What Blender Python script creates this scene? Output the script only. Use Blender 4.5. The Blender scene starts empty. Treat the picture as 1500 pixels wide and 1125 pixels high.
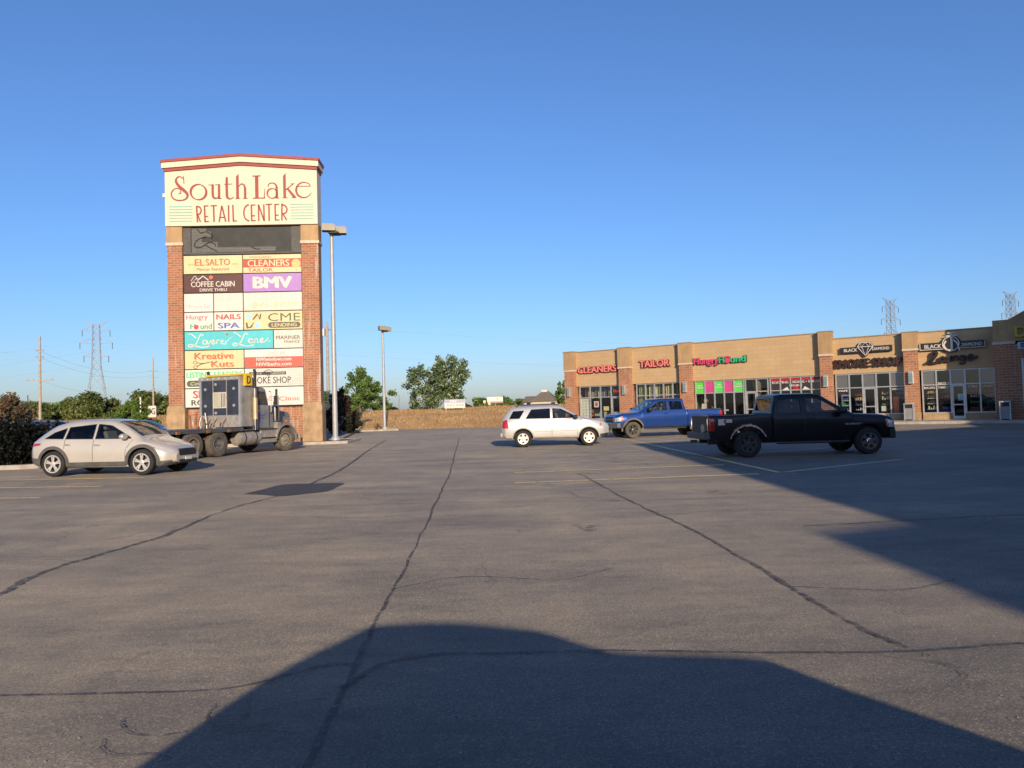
import bpy, bmesh, math, random
import numpy as np
from mathutils import Vector, Matrix, Euler

random.seed(7)
rng = np.random.default_rng(11)
sc = bpy.context.scene
COL = sc.collection
R = math.radians

# ------------------------------------------------------------------ camera
cam_d = bpy.data.cameras.new("camera")
cam = bpy.data.objects.new("camera", cam_d)
COL.objects.link(cam)
cam_d.sensor_width = 36.0
cam_d.lens = 1080.0 / 1500.0 * 36.0
cam_d.clip_start = 0.05
cam_d.clip_end = 6000
cam.location = (0, 0, 1.55)
cam.rotation_euler = (Matrix.Rotation(R(90) + math.atan(37.5 / 1080), 3, 'X') @ Matrix.Rotation(-0.028, 3, 'Z')).to_euler()
sc.camera = cam

# ------------------------------------------------------------------ light
SUN_EL = R(16.0)
SX, SY = 0.156, -0.988                      # horizontal direction towards the sun (behind the viewer)
w = bpy.data.worlds.new("World")
sc.world = w
w.use_nodes = True
nt = w.node_tree
bg = nt.nodes["Background"]
sky = nt.nodes.new("ShaderNodeTexSky")
sky.sky_type = 'NISHITA'
sky.sun_disc = False
sky.sun_elevation = SUN_EL
sky.sun_rotation = math.atan2(SX, SY)
sky.altitude = 100
sky.air_density = 1.15
sky.dust_density = 0.8
sky.ozone_density = 7.2
wb = nt.nodes.new("ShaderNodeMix"); wb.data_type = 'RGBA'; wb.blend_type = 'MULTIPLY'   # the camera's white balance
wb.inputs[0].default_value = 1.0; wb.inputs[7].default_value = (1.09, .955, 1.0, 1)
nt.links.new(sky.outputs[0], wb.inputs[6]); nt.links.new(wb.outputs[2], bg.inputs[0])
bg.inputs[1].default_value = 0.118
sun_d = bpy.data.lights.new("sun", 'SUN')
sun = bpy.data.objects.new("sun", sun_d)
COL.objects.link(sun)
sun_d.energy = 3.5
sun_d.angle = R(0.53)
sun_d.color = (1.0, 0.80, 0.56)
sdir = Vector((SX * math.cos(SUN_EL), SY * math.cos(SUN_EL), math.sin(SUN_EL))).normalized()
sun.rotation_euler = sdir.to_track_quat('Z', 'Y').to_euler()
sun.location = (0, -40, 40)
vs = sc.view_settings
vs.view_transform = 'Standard'
vs.look = 'None'
vs.exposure = 0.55
vs.gamma = 1.0
vs.use_curve_mapping = False
sc.cycles.max_bounces = 6
sc.cycles.transparent_max_bounces = 16
sc.cycles.use_denoising = True

# ------------------------------------------------------------------ helpers
class MB:
    """collects faces, then links them as one mesh object"""
    def __init__(s):
        s.v = []; s.f = []; s.m = []
    def add(s, vs_, fs_, mi=0):
        b = len(s.v)
        s.v += [tuple(map(float, p)) for p in vs_]
        for f in fs_:
            s.f.append([i + b for i in f]); s.m.append(mi)
        return s
    def box(s, x0, x1, y0, y1, z0, z1, mi=0):
        return s.add([(x0,y0,z0),(x1,y0,z0),(x1,y1,z0),(x0,y1,z0),(x0,y0,z1),(x1,y0,z1),(x1,y1,z1),(x0,y1,z1)],
              [(0,3,2,1),(4,5,6,7),(0,1,5,4),(1,2,6,5),(2,3,7,6),(3,0,4,7)], mi)
    def prism(s, poly, a0, a1, axis='y', mi=0):
        """poly: 2-D outline; axis y: (x,z) outline, x: (y,z), z: (x,y)"""
        n = len(poly)
        def P(p, a):
            return (p[0], a, p[1]) if axis == 'y' else ((a, p[0], p[1]) if axis == 'x' else (p[0], p[1], a))
        vs_ = [P(p, a0) for p in poly] + [P(p, a1) for p in poly]
        fs = [tuple(range(n))[::-1], tuple(range(n, 2 * n))]
        fs += [(i, (i + 1) % n, n + (i + 1) % n, n + i) for i in range(n)]
        return s.add(vs_, fs, mi)
    def tube(s, path, r, n=8, mi=0, caps=True):
        path = [Vector(p) for p in path]
        rs = r if isinstance(r, (list, tuple)) else [r] * len(path)
        vs_, fs = [], []
        for i, p in enumerate(path):
            t = (path[min(i + 1, len(path) - 1)] - path[max(i - 1, 0)]).normalized()
            a = t.cross(Vector((0, 0, 1)) if abs(t.z) < .9 else Vector((1, 0, 0))).normalized()
            b = t.cross(a)
            for k in range(n):
                th = 2 * math.pi * (k + .5) / n
                vs_.append(p + (a * math.cos(th) + b * math.sin(th)) * rs[i])
        for i in range(len(path) - 1):
            for k in range(n):
                k2 = (k + 1) % n
                fs.append((i*n+k, (i+1)*n+k, (i+1)*n+k2, i*n+k2))
        if caps:
            fs.append(tuple(range(n))); fs.append(tuple(range((len(path)-1)*n, len(path)*n))[::-1])
        return s.add(vs_, fs, mi)
    def lathe(s, prof, n=32, axis='y', c=(0,0,0), mi=0):
        """prof: (radius, along-axis) pairs"""
        vs_, fs = [], []
        for (r, a) in prof:
            for k in range(n):
                th = 2 * math.pi * k / n
                q = (r*math.cos(th), a, r*math.sin(th)) if axis == 'y' else ((a, r*math.cos(th), r*math.sin(th)) if axis == 'x' else (r*math.cos(th), r*math.sin(th), a))
                vs_.append((q[0]+c[0], q[1]+c[1], q[2]+c[2]))
        for i in range(len(prof) - 1):
            for k in range(n):
                k2 = (k + 1) % n
                fs.append((i*n+k, i*n+k2, (i+1)*n+k2, (i+1)*n+k))
        return s.add(vs_, fs, mi)
    def grid(s, fn, nu, nv, mi=0):
        vs_ = [fn(i / nu, j / nv) for j in range(nv + 1) for i in range(nu + 1)]
        fs = [(j*(nu+1)+i, j*(nu+1)+i+1, (j+1)*(nu+1)+i+1, (j+1)*(nu+1)+i) for j in range(nv) for i in range(nu)]
        return s.add(vs_, fs, mi)
    def ribbon(s, pts, wid, plane='xz', off=0.0, depth=0.0, mi=0):
        """flat stroke of varying width drawn in a plane; depth>0 makes it a solid"""
        n = len(pts)
        ws = wid if isinstance(wid, (list, tuple)) else [wid] * n
        L, Rr = [], []
        for i in range(n):
            a = pts[max(i-1, 0)]; b = pts[min(i+1, n-1)]
            tx, tz = b[0]-a[0], b[1]-a[1]
            l = math.hypot(tx, tz) or 1
            nx, nz = -tz/l, tx/l
            L.append((pts[i][0]+nx*ws[i]/2, pts[i][1]+nz*ws[i]/2)); Rr.append((pts[i][0]-nx*ws[i]/2, pts[i][1]-nz*ws[i]/2))
        def P(p, d):
            return (p[0], d, p[1]) if plane == 'xz' else (p[0], p[1], d)
        if depth:
            vs_ = [P(p, off) for p in L] + [P(p, off) for p in Rr] + [P(p, off+depth) for p in L] + [P(p, off+depth) for p in Rr]
            fs = []
            for i in range(n-1):
                fs += [(i, i+1, n+i+1, n+i), (2*n+i, 3*n+i, 3*n+i+1, 2*n+i+1), (i, 2*n+i, 2*n+i+1, i+1), (n+i, n+i+1, 3*n+i+1, 3*n+i)]
            fs += [(0, n, 3*n, 2*n), (n-1, 3*n-1, 4*n-1, 2*n-1)]
        else:
            vs_ = [P(p, off) for p in L] + [P(p, off) for p in Rr]
            fs = [(i, n+i, n+i+1, i+1) for i in range(n-1)]
        return s.add(vs_, fs, mi)
    def mesh(s, name):
        me = bpy.data.meshes.new(name)
        me.from_pydata(s.v, [], s.f)
        if any(s.m):
            me.polygons.foreach_set("material_index", s.m)
        me.validate()
        bm = bmesh.new(); bm.from_mesh(me)
        bmesh.ops.recalc_face_normals(bm, faces=bm.faces)
        bm.to_mesh(me); bm.free()
        return me
    def build(s, name, mats, parent=None, loc=None, rz=0, smooth=0, bevel=0, recalc=True):
        if recalc: me = s.mesh(name)
        else:
            me = bpy.data.meshes.new(name); me.from_pydata(s.v, [], s.f)
            if any(s.m): me.polygons.foreach_set("material_index", s.m)
        if bevel:
            bm = bmesh.new(); bm.from_mesh(me)
            bmesh.ops.bevel(bm, geom=list(bm.edges), offset=bevel, segments=2, affect='EDGES', profile=.5, clamp_overlap=True)
            bm.to_mesh(me); bm.free()
        for m_ in (mats if isinstance(mats, (list, tuple)) else [mats]):
            me.materials.append(m_)
        if smooth:
            me.shade_smooth(); me.set_sharp_from_angle(angle=R(smooth))
        o = bpy.data.objects.new(name, me)
        COL.objects.link(o)
        if parent is not None: o.parent = parent
        if loc is not None: o.location = loc
        if rz: o.rotation_euler = (0, 0, rz)
        return o

def tag(o, label=None, cat=None, group=None, kind=None):
    if label: o["label"] = label
    if cat: o["category"] = cat
    if group: o["group"] = group
    if kind: o["kind"] = kind
    return o
def thing(name, label, cat, loc=(0,0,0), rz=0, group=None):
    o = bpy.data.objects.new(name, None)
    COL.objects.link(o); o.location = loc; o.rotation_euler = (0, 0, rz)
    o.empty_display_size = .2
    return tag(o, label, cat, group)
def copy_tree(o, parent=None):
    c = o.copy(); COL.objects.link(c)
    if parent is not None: c.parent = parent
    for ch in list(o.children): copy_tree(ch, c)
    return c
def spline(pts, k=6):
    """Catmull-Rom through 2-D/3-D points"""
    P = [np.array(p, float) for p in pts]
    P = [2*P[0]-P[1]] + P + [2*P[-1]-P[-2]]
    out = []
    for i in range(1, len(P) - 2):
        for j in range(k):
            t = j / k
            out.append(tuple(.5*((2*P[i]) + (-P[i-1]+P[i+1])*t + (2*P[i-1]-5*P[i]+4*P[i+1]-P[i+2])*t*t + (-P[i-1]+3*P[i]-3*P[i+1]+P[i+2])*t**3)))
    out.append(tuple(P[-2]))
    return out
def cut(o, cutter_mb, cmat):
    """boolean-subtract a closed cutter from an object's mesh; cut faces take cmat"""
    c = cutter_mb.build("cutter", cmat, o.parent)
    md = o.modifiers.new("b", 'BOOLEAN'); md.operation = 'DIFFERENCE'; md.object = c; md.solver = 'EXACT'
    try: md.material_mode = 'TRANSFER'
    except Exception: pass
    dg = bpy.context.evaluated_depsgraph_get()
    me = bpy.data.meshes.new_from_object(o.evaluated_get(dg))
    o.modifiers.clear()
    old = o.data; o.data = me
    bpy.data.meshes.remove(old)
    cm = c.data; bpy.data.objects.remove(c); bpy.data.meshes.remove(cm)

# ------------------------------------------------------------------ materials
def _nodes(name):
    m = bpy.data.materials.new(name); m.use_nodes = True
    t = m.node_tree
    return m, t, t.nodes["Principled BSDF"]
def nd(t, typ, **kw):
    n = t.nodes.new(typ)
    for k, v in kw.items():
        if k.startswith("i_"):
            key = k[2:]
            key = int(key) if key.isdigit() else key.replace("_", " ")
            n.inputs[key].default_value = v
        else: setattr(n, k, v)
    return n
def ramp(t, fac, stops):
    r = t.nodes.new("ShaderNodeValToRGB")
    el = r.color_ramp.elements
    while len(el) < len(stops): el.new(.5)
    for e, (p, c) in zip(el, stops):
        e.position = p; e.color = (*c, 1) if len(c) == 3 else c
    t.links.new(fac, r.inputs[0])
    return r.outputs[0]
def mixc(t, fac, a, b, mode='MIX'):
    m = t.nodes.new("ShaderNodeMix"); m.data_type = 'RGBA'; m.blend_type = mode
    if isinstance(fac, float): m.inputs[0].default_value = fac
    else: t.links.new(fac, m.inputs[0])
    for sock, v in ((m.inputs[6], a), (m.inputs[7], b)):
        if isinstance(v, tuple): sock.default_value = (*v, 1)
        else: t.links.new(v, sock)
    return m.outputs[2]
def coord(t, kind="Object", scale=(1,1,1)):
    c = t.nodes.new("ShaderNodeTexCoord")
    mp = t.nodes.new("ShaderNodeMapping")
    mp.inputs["Scale"].default_value = scale
    t.links.new(c.outputs[kind], mp.inputs[0])
    return mp.outputs[0]
def noise(t, vec, scale, detail=4, rough=.55):
    n = nd(t, "ShaderNodeTexNoise", i_Scale=scale, i_Detail=detail, i_Roughness=rough)
    t.links.new(vec, n.inputs["Vector"])
    return n.outputs["Fac"]
def bump(t, b, h, strength=.3, dist=.01):
    bn = nd(t, "ShaderNodeBump", i_Strength=strength, i_Distance=dist)
    t.links.new(h, bn.inputs["Height"]); t.links.new(bn.outputs[0], b.inputs["Normal"])
def mat(name, col, rough=.6, metal=0.0, var=.12, vscale=3.0, coat=0.0, spec=.5, bmp=0.0, bscale=60, streak=0.0, emit=None):
    m, t, b = _nodes(name)
    b.inputs["Roughness"].default_value = rough; b.inputs["Metallic"].default_value = metal
    b.inputs["Coat Weight"].default_value = coat; b.inputs["Coat Roughness"].default_value = .04
    b.inputs["Specular IOR Level"].default_value = spec
    v = coord(t)
    dark = tuple(c * (1 - var) for c in col); light = tuple(min(1, c * (1 + var)) for c in col)
    c = ramp(t, noise(t, v, vscale, 5), [(.3, dark), (.7, light)])
    if streak:
        s_ = ramp(t, noise(t, coord(t, scale=(5, 5, .35)), 1.4, 4), [(.45, (0,0,0)), (.75, (streak,)*3)])
        c = mixc(t, s_, c, tuple(k * .45 for k in col))
    t.links.new(c, b.inputs["Base Color"])
    r_ = nd(t, "ShaderNodeMapRange", i_3=max(0, rough - .1*rough), i_4=min(1, rough + .25*rough))
    t.links.new(noise(t, v, vscale*4, 3), r_.inputs[0]); t.links.new(r_.outputs[0], b.inputs["Roughness"])
    if bmp: bump(t, b, noise(t, v, bscale, 3), bmp, .01)
    if emit:
        b.inputs["Emission Color"].default_value = (*emit[0], 1); b.inputs["Emission Strength"].default_value = emit[1]
    return m
def brick_mat(name, c1, c2, mortar, bw=.30, bh=.10, stain=.5, salt=.4):
    m, t, b = _nodes(name)
    co = t.nodes.new("ShaderNodeTexCoord")
    sp = t.nodes.new("ShaderNodeSeparateXYZ"); t.links.new(co.outputs["Object"], sp.inputs[0])
    ad = nd(t, "ShaderNodeMath", operation='ADD'); t.links.new(sp.outputs[0], ad.inputs[0]); t.links.new(sp.outputs[1], ad.inputs[1])
    cb = t.nodes.new("ShaderNodeCombineXYZ"); t.links.new(ad.outputs[0], cb.inputs[0]); t.links.new(sp.outputs[2], cb.inputs[1])
    br = nd(t, "ShaderNodeTexBrick", i_Scale=1.0, i_Mortar_Size=.012, i_Mortar_Smooth=.3, i_Bias=0.0, i_Brick_Width=bw, i_Row_Height=bh)
    br.inputs["Color1"].default_value = (*c1, 1); br.inputs["Color2"].default_value = (*c2, 1); br.inputs["Mortar"].default_value = (*mortar, 1)
    t.links.new(cb.outputs[0], br.inputs[0])
    v = coord(t)
    c = mixc(t, ramp(t, noise(t, v, .9, 5), [(.35, (0,0,0)), (.8, (stain,)*3)]), br.outputs[0], tuple(k*.55 for k in c1))
    c = mixc(t, ramp(t, noise(t, coord(t, scale=(3,3,.3)), 1.6, 5), [(.56, (0,0,0)), (.72, (salt,)*3)]), c, (.62, .57, .50))
    t.links.new(c, b.inputs["Base Color"]); b.inputs["Roughness"].default_value = .85
    bump(t, b, br.outputs["Fac"], -.5, .008)
    return m
def glass_mat(name, tint=(.93,.96,.95), refl=1.0):
    m, t, b = _nodes(name)
    out = t.nodes["Material Output"]
    tr = nd(t, "ShaderNodeBsdfTransparent"); tr.inputs[0].default_value = (*tint, 1)
    gl = nd(t, "ShaderNodeBsdfGlossy", i_Roughness=.02)
    lw = nd(t, "ShaderNodeLayerWeight", i_Blend=.5)
    pw_ = nd(t, "ShaderNodeMath", operation='POWER', i_1=4.0); t.links.new(lw.outputs["Facing"], pw_.inputs[0])
    fr = nd(t, "ShaderNodeMath", operation='MULTIPLY_ADD', i_1=.8, i_2=.05); t.links.new(pw_.outputs[0], fr.inputs[0])
    mx = t.nodes.new("ShaderNodeMixShader")
    t.links.new(fr.outputs[0], mx.inputs[0]); t.links.new(tr.outputs[0], mx.inputs[1]); t.links.new(gl.outputs[0], mx.inputs[2])
    t.links.new(mx.outputs[0], out.inputs[0])
    return m
def leaf_mat(name, c1, c2, c3, scale=.5):
    m, t, b = _nodes(name)
    g = t.nodes.new("ShaderNodeNewGeometry")
    c = ramp(t, g.outputs["Random Per Island"], [(0, c1), (.55, c2), (1, c3)])
    v = coord(t)
    c = mixc(t, ramp(t, noise(t, v, scale, 3), [(.35, (0,0,0)), (.65, (.6,)*3)]), c, c1)
    t.links.new(c, b.inputs["Base Color"]); b.inputs["Roughness"].default_value = .6
    b.inputs["Specular IOR Level"].default_value = .3
    tr = nd(t, "ShaderNodeBsdfTranslucent"); t.links.new(c, tr.inputs[0])
    mx = t.nodes.new("ShaderNodeMixShader"); mx.inputs[0].default_value = .3
    t.links.new(b.outputs[0], mx.inputs[1]); t.links.new(tr.outputs[0], mx.inputs[2])
    t.links.new(mx.outputs[0], t.nodes["Material Output"].inputs[0])
    return m

def asphalt():
    m, t, b = _nodes("asphalt")
    v = coord(t)
    big = noise(t, coord(t, scale=(1, .45, 1)), .16, 5, .6)
    mid = noise(t, coord(t, scale=(1, .6, 1)), .9, 6, .65)
    fine = noise(t, v, 55, 4, .7)
    c = ramp(t, big, [(.32, (.115, .107, .104)), (.5, (.170, .154, .140)), (.68, (.225, .199, .170))])
    c = mixc(t, ramp(t, mid, [(.36, (.65,)*3), (.56, (0,0,0))]), c, (.130, .121, .116))
    c = mixc(t, ramp(t, mid, [(.54, (0,0,0)), (.72, (.55,)*3)]), c, (.245, .218, .19))
    # aggregate: light and dark stones
    vo = nd(t, "ShaderNodeTexVoronoi", i_Scale=120.0); t.links.new(v, vo.inputs["Vector"])
    bw = nd(t, "ShaderNodeRGBToBW"); t.links.new(vo.outputs["Color"], bw.inputs[0])
    c = mixc(t, ramp(t, bw.outputs[0], [(.68, (0,0,0)), (.82, (.55,)*3)]), c, (.36, .33, .29))
    c = mixc(t, ramp(t, bw.outputs[0], [(.16, (.75,)*3), (.3, (0,0,0))]), c, (.07, .067, .066))
    c = mixc(t, ramp(t, fine, [(.3, (.6,)*3), (.6, (0,0,0))]), c, (.085, .08, .077))
    # oil and dirt blotches of their own shape
    ob = noise(t, v, .42, 3, .5)
    c = mixc(t, ramp(t, ob, [(.66, (0,0,0)), (.74, (.35,)*3)]), c, (.09, .085, .082))
    # hairline cracks
    vc = nd(t, "ShaderNodeTexVoronoi", feature='DISTANCE_TO_EDGE', i_Scale=.33); 
    wv = nd(t, "ShaderNodeVectorMath", operation='ADD')
    wn = nd(t, "ShaderNodeTexNoise", i_Scale=1.5, i_Detail=5.0); t.links.new(v, wn.inputs["Vector"])
    ws = nd(t, "ShaderNodeVectorMath", operation='SCALE'); ws.inputs["Scale"].default_value = .9
    t.links.new(wn.outputs["Color"], ws.inputs[0]); t.links.new(v, wv.inputs[0]); t.links.new(ws.outputs[0], wv.inputs[1])
    t.links.new(wv.outputs[0], vc.inputs["Vector"])
    ck = ramp(t, vc.outputs["Distance"], [(0.0, (.7,)*3), (.006, (0,0,0))])
    gate = ramp(t, noise(t, v, .25, 2), [(.5, (0,0,0)), (.6, (1,)*3)])
    c = mixc(t, mixc(t, 1.0, ck, gate, 'MULTIPLY'), c, (.05, .047, .046))
    bl = noise(t, coord(t, scale=(.55, 1.5, 1)), .55, 6, .7)
    c = mixc(t, 1.0, c, ramp(t, bl, [(.33, (.68, .68, .66)), (.5, (.94, .925, .85)), (.67, (1.20, 1.16, 1.03))]), 'MULTIPLY')
    bl2 = noise(t, coord(t, scale=(1.0, 2.4, 1)), 2.2, 5, .7)
    c = mixc(t, 1.0, c, ramp(t, bl2, [(.30, (.80, .79, .79)), (.5, (1, .98, .95)), (.7, (1.10, 1.07, 1.02))]), 'MULTIPLY')
    t.links.new(c, b.inputs["Base Color"])
    b.inputs["Roughness"].default_value = .74; b.inputs["Diffuse Roughness"].default_value = 1.0; b.inputs["Specular IOR Level"].default_value = .55
    h = nd(t, "ShaderNodeMath", operation='ADD'); t.links.new(bw.outputs[0], h.inputs[0]); t.links.new(fine, h.inputs[1])
    bump(t, b, h.outputs[0], .55, .006)
    return m
M = {}
M['asphalt'] = asphalt()
M['tar'] = mat("tar_seal", (.095, .088, .083), .75, var=.3, vscale=6, bmp=.3, bscale=40)
def ragged(m_, scale, lo, hi):
    t = m_.node_tree; b = t.nodes["Principled BSDF"]
    r_ = nd(t, "ShaderNodeMapRange", i_1=lo, i_2=hi); t.links.new(noise(t, coord(t), scale, 5, .75), r_.inputs[0])
    t.links.new(r_.outputs[0], b.inputs["Alpha"])
ragged(M['tar'], 11, .36, .60)
M['oil'] = mat("oil_stain", (.05, .047, .045), .5, var=.2, vscale=8)
ragged(M['oil'], 7, .46, 1.05)
M['patch'] = mat("patch_asphalt", (.065, .060, .058), .85, var=.3, vscale=9, bmp=.5, bscale=90)
M['concrete'] = mat("concrete", (.42, .37, .30), .85, var=.22, vscale=2.5, bmp=.3, bscale=40)
def worn_paint(name, col):
    m, t, b = _nodes(name)
    v = coord(t, "Object")
    c = mixc(t, ramp(t, noise(t, v, 9, 6, .75), [(.30, (0,0,0)), (.52, (1,)*3)]), (.16, .146, .134), col)
    t.links.new(c, b.inputs["Base Color"]); b.inputs["Roughness"].default_value = .8
    return m
M['yellow'] = worn_paint("worn_yellow_paint", (.85, .62, .26))
M['faded'] = worn_paint("faded_line_paint", (.58, .48, .32))
M['brick'] = brick_mat("brick", (.42, .175, .088), (.30, .115, .058), (.46, .35, .25), .34, .13, .45, .6)
M['brick2'] = brick_mat("shop_brick", (.43, .19, .095), (.32, .13, .07), (.52, .38, .25), .40, .16, .35)
M['stone'] = mat("stone_base", (.40, .27, .15), .9, var=.3, vscale=2.2, bmp=.5, bscale=14, streak=.35)
M['cap'] = mat("stone_cap", (.60, .50, .38), .85, var=.15, vscale=4, bmp=.2)
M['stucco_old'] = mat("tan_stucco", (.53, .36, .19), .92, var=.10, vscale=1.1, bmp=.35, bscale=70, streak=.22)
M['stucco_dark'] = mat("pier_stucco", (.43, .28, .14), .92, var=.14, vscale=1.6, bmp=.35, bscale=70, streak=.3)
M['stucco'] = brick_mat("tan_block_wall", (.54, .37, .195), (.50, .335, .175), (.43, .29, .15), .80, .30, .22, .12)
M['coping'] = mat("metal_coping", (.34, .24, .15), .5, var=.15)
M['cream'] = mat("cream_sign_face", (.70, .58, .43), .5, var=.04, vscale=.8)
M['maroon'] = mat("maroon_paint", (.30, .055, .045), .55, var=.12)
M['teal'] = mat("teal_paint", (.25, .52, .42), .5, var=.08)
M['black'] = mat("black_metal", (.02, .02, .02), .5, var=.3)
M['darkframe'] = mat("panel_frame", (.045, .042, .038), .5, var=.2)
M['alu'] = mat("aluminium", (.52, .52, .50), .4, .55, var=.1)
M['galv'] = mat("galvanised", (.26, .265, .27), .6, .2, var=.15)
M['pole'] = mat("painted_pole", (.42, .43, .43), .45, .2, var=.1, streak=.2)
M['wood'] = mat("pole_wood", (.42, .34, .25), .85, var=.25, vscale=5, streak=.3)
M['chrome'] = mat("chrome", (.62, .60, .57), .16, 1.0, var=.12)
M['dullchrome'] = mat("dull_polished_metal", (.46, .42, .36), .38, .45, var=.25, vscale=6)
M['rubber'] = mat("tyre_rubber", (.022, .021, .020), .85, var=.3, vscale=8)
M['dustrubber'] = mat("dusty_tyre", (.11, .092, .07), .9, var=.4, vscale=5)
M['plastic'] = mat("black_plastic", (.035, .034, .034), .6, var=.2, vscale=6)
M['greyplastic'] = mat("grey_plastic", (.09, .085, .078), .65, var=.2, vscale=6)
M['carglass'] = mat("tinted_glass", (.012, .014, .016), .03, var=.1, spec=.6)
M['carglass2'] = mat("light_tinted_glass", (.05, .055, .058), .04, var=.25, vscale=2.0, spec=.8)
M['glass'] = glass_mat("shop_glass")
M['cg_clear'] = glass_mat("car_glass_clear", (.70, .74, .73)); M['cg_dark'] = glass_mat("car_glass_privacy", (.16, .17, .175))
M['redlamp'] = mat("red_lamp", (.42, .012, .012), .15, coat=1)
M['amberlamp'] = mat("amber_lamp", (.60, .16, .02), .2, coat=1)
M['clearlamp'] = mat("clear_lamp", (.62, .62, .60), .12, .3, coat=1)
M['white'] = mat("white_paint", (.78, .76, .72), .5, var=.05)
M['grey'] = mat("grey_panel", (.20, .19, .19), .35, var=.08)
# ------------------------------------------------------------------ lettering
def text(body, parent, m, cx, cz, width, height, y=-.02, bold=0.0, shear=0.0, depth=0.0, name="lettering", mats=None):
    cu = bpy.data.curves.new("t", 'FONT')
    cu.body = body; cu.size = 1; cu.resolution_u = 3
    cu.offset = 0; cu.shear = shear; cu.extrude = 0
    cu.fill_mode = 'FRONT' if depth == 0 else 'BOTH'
    if depth: cu.extrude = .5
    o = bpy.data.objects.new("t", cu); COL.objects.link(o)
    dg = bpy.context.evaluated_depsgraph_get()
    me = bpy.data.meshes.new_from_object(o.evaluated_get(dg))
    bpy.data.objects.remove(o); bpy.data.curves.remove(cu)
    n = len(me.vertices)
    co = np.empty(n * 3); me.vertices.foreach_get("co", co); co = co.reshape(-1, 3)
    lo, hi = co.min(0), co.max(0)
    out = np.empty_like(co)
    out[:, 0] = (co[:, 0] - (lo[0]+hi[0])/2) / (hi[0]-lo[0]) * width
    out[:, 2] = (co[:, 1] - (lo[1]+hi[1])/2) / (hi[1]-lo[1]) * height
    out[:, 1] = 0 if depth == 0 else -co[:, 2] * depth
    me.vertices.foreach_set("co", out.ravel())
    if bold > .012:                       # heavier strokes: the glyphs repeated a hair apart
        sx = width/(hi[0]-lo[0]); bm = bmesh.new()
        for i_, dx in enumerate((0, -bold*.75, bold*.75)):
            m2 = me.copy(); c2 = out.copy(); c2[:, 0] += dx*sx; c2[:, 1] -= i_*.0012; c2[:, 2] += (0, .25, -.25)[i_]*bold*sx
            m2.vertices.foreach_set("co", c2.ravel()); bm.from_mesh(m2); bpy.data.meshes.remove(m2)
        bm.to_mesh(me); bm.free()
    me.materials.clear(); me.materials.append(m); me.update()
    ob = bpy.data.objects.new(name, me); COL.objects.link(ob)
    if parent is not None: ob.parent = parent
    ob.location = (cx, y, cz)
    return ob
def strokes(paths, parent, m, fx, y=-.02, depth=0.0, name="lettering"):
    """paths: list of (points, width or widths, smooth?) in drawing units; fx maps (x,y)->(x,z,scale)"""
    mb = MB()
    for pts, wd, sm in paths:
        if sm:
            k = 5
            P = spline(pts, k)
            W = [wd]*len(P) if not isinstance(wd, (list, tuple)) else [float(np.interp(i/(len(P)-1)*(len(wd)-1), range(len(wd)), wd)) for i in range(len(P))]
        else:
            P = list(pts); W = [wd]*len(P) if not isinstance(wd, (list, tuple)) else list(wd)
        q = [fx(*p) for p in P]
        mb.ribbon([(a, b) for a, b, _ in q], [wv * q[0][2] for wv in W], off=y, depth=-depth if depth else 0)
    return mb.build(name, m, parent)

# ------------------------------------------------------------------ ground
tag(MB().box(-2500, 2500, -1500, 3500, -3.0, -.12).build("ground", mat("far_ground", (.20, .16, .08), .95, var=.3, vscale=.05)), kind="structure")
lot = MB()
def lotz(x, y): return 0.0
nx, ny = 26, 24
lot.grid(lambda a, b: (-75 + 150*a, -45 + 113.4*b, 0), nx, ny)
tag(lot.build("parking_lot", M['asphalt']), kind="structure")
# dry field rising behind the lot
fm, ft, fb = _nodes("dry_grass_field")
fv = coord(ft)
fc = ramp(ft, noise(ft, coord(ft, scale=(.35, 1, 1)), .8, 6, .7), [(.3, (.33, .19, .075)), (.5, (.52, .32, .14)), (.75, (.66, .45, .23))])
fc = mixc(ft, ramp(ft, noise(ft, fv, .22, 3), [(.55, (0,0,0)), (.7, (.5,)*3)]), fc, (.34, .25, .09))
ft.links.new(fc, fb.inputs["Base Color"]); fb.inputs["Roughness"].default_value = .95
bump(ft, fb, noise(ft, fv, 5, 5, .7), .4, .08)
def field_z(x, y):
    t = min(1, max(0, (y - 68.0) / 24.0)); t = t*t*(3-2*t)
    return -.10 + 1.92*t + .10*math.sin(x*.13+1)*t + .06*math.sin(x*.41+y*.3)*t
fld = MB()
ys = [67.9, 68.6, 70, 72, 75, 78, 81, 84, 87, 90, 94, 100, 120, 180, 400, 1200, 2800]
xs = [-1500, -500, -200] + list(range(-130, 131, 4)) + [200, 500, 1500]
fld.add([(x, y + .25*math.sin(x*.9)*(y < 70), field_z(x, y)) for y in ys for x in xs],
        [(j*len(xs)+i, j*len(xs)+i+1, (j+1)*len(xs)+i+1, (j+1)*len(xs)+i) for j in range(len(ys)-1) for i in range(len(xs)-1)])
tag(fld.build("field", fm, smooth=60), kind="structure")
def blades(name, spots, h, wd, m, label, cat):
    v = []; f = []
    for (x, y, z) in spots:
        a = random.uniform(0, 6.28); hh = h * random.uniform(.5, 1.3); w2 = wd * random.uniform(.6, 1.3)
        lx, ly = random.uniform(-.4, .4)*hh, random.uniform(-.4, .4)*hh
        b = len(v)
        v += [(x - w2*math.cos(a), y - w2*math.sin(a), z), (x + w2*math.cos(a), y + w2*math.sin(a), z), (x+lx, y+ly, z+hh)]
        f.append((b, b+1, b+2))
    mb = MB(); mb.v = v; mb.f = f; mb.m = [0]*len(f)
    return tag(mb.build(name, m, recalc=False), label, cat, kind="stuff")
gm = leaf_mat("dry_stalks", (.34, .20, .08), (.58, .38, .17), (.72, .52, .27), .3)
sp = []
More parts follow.
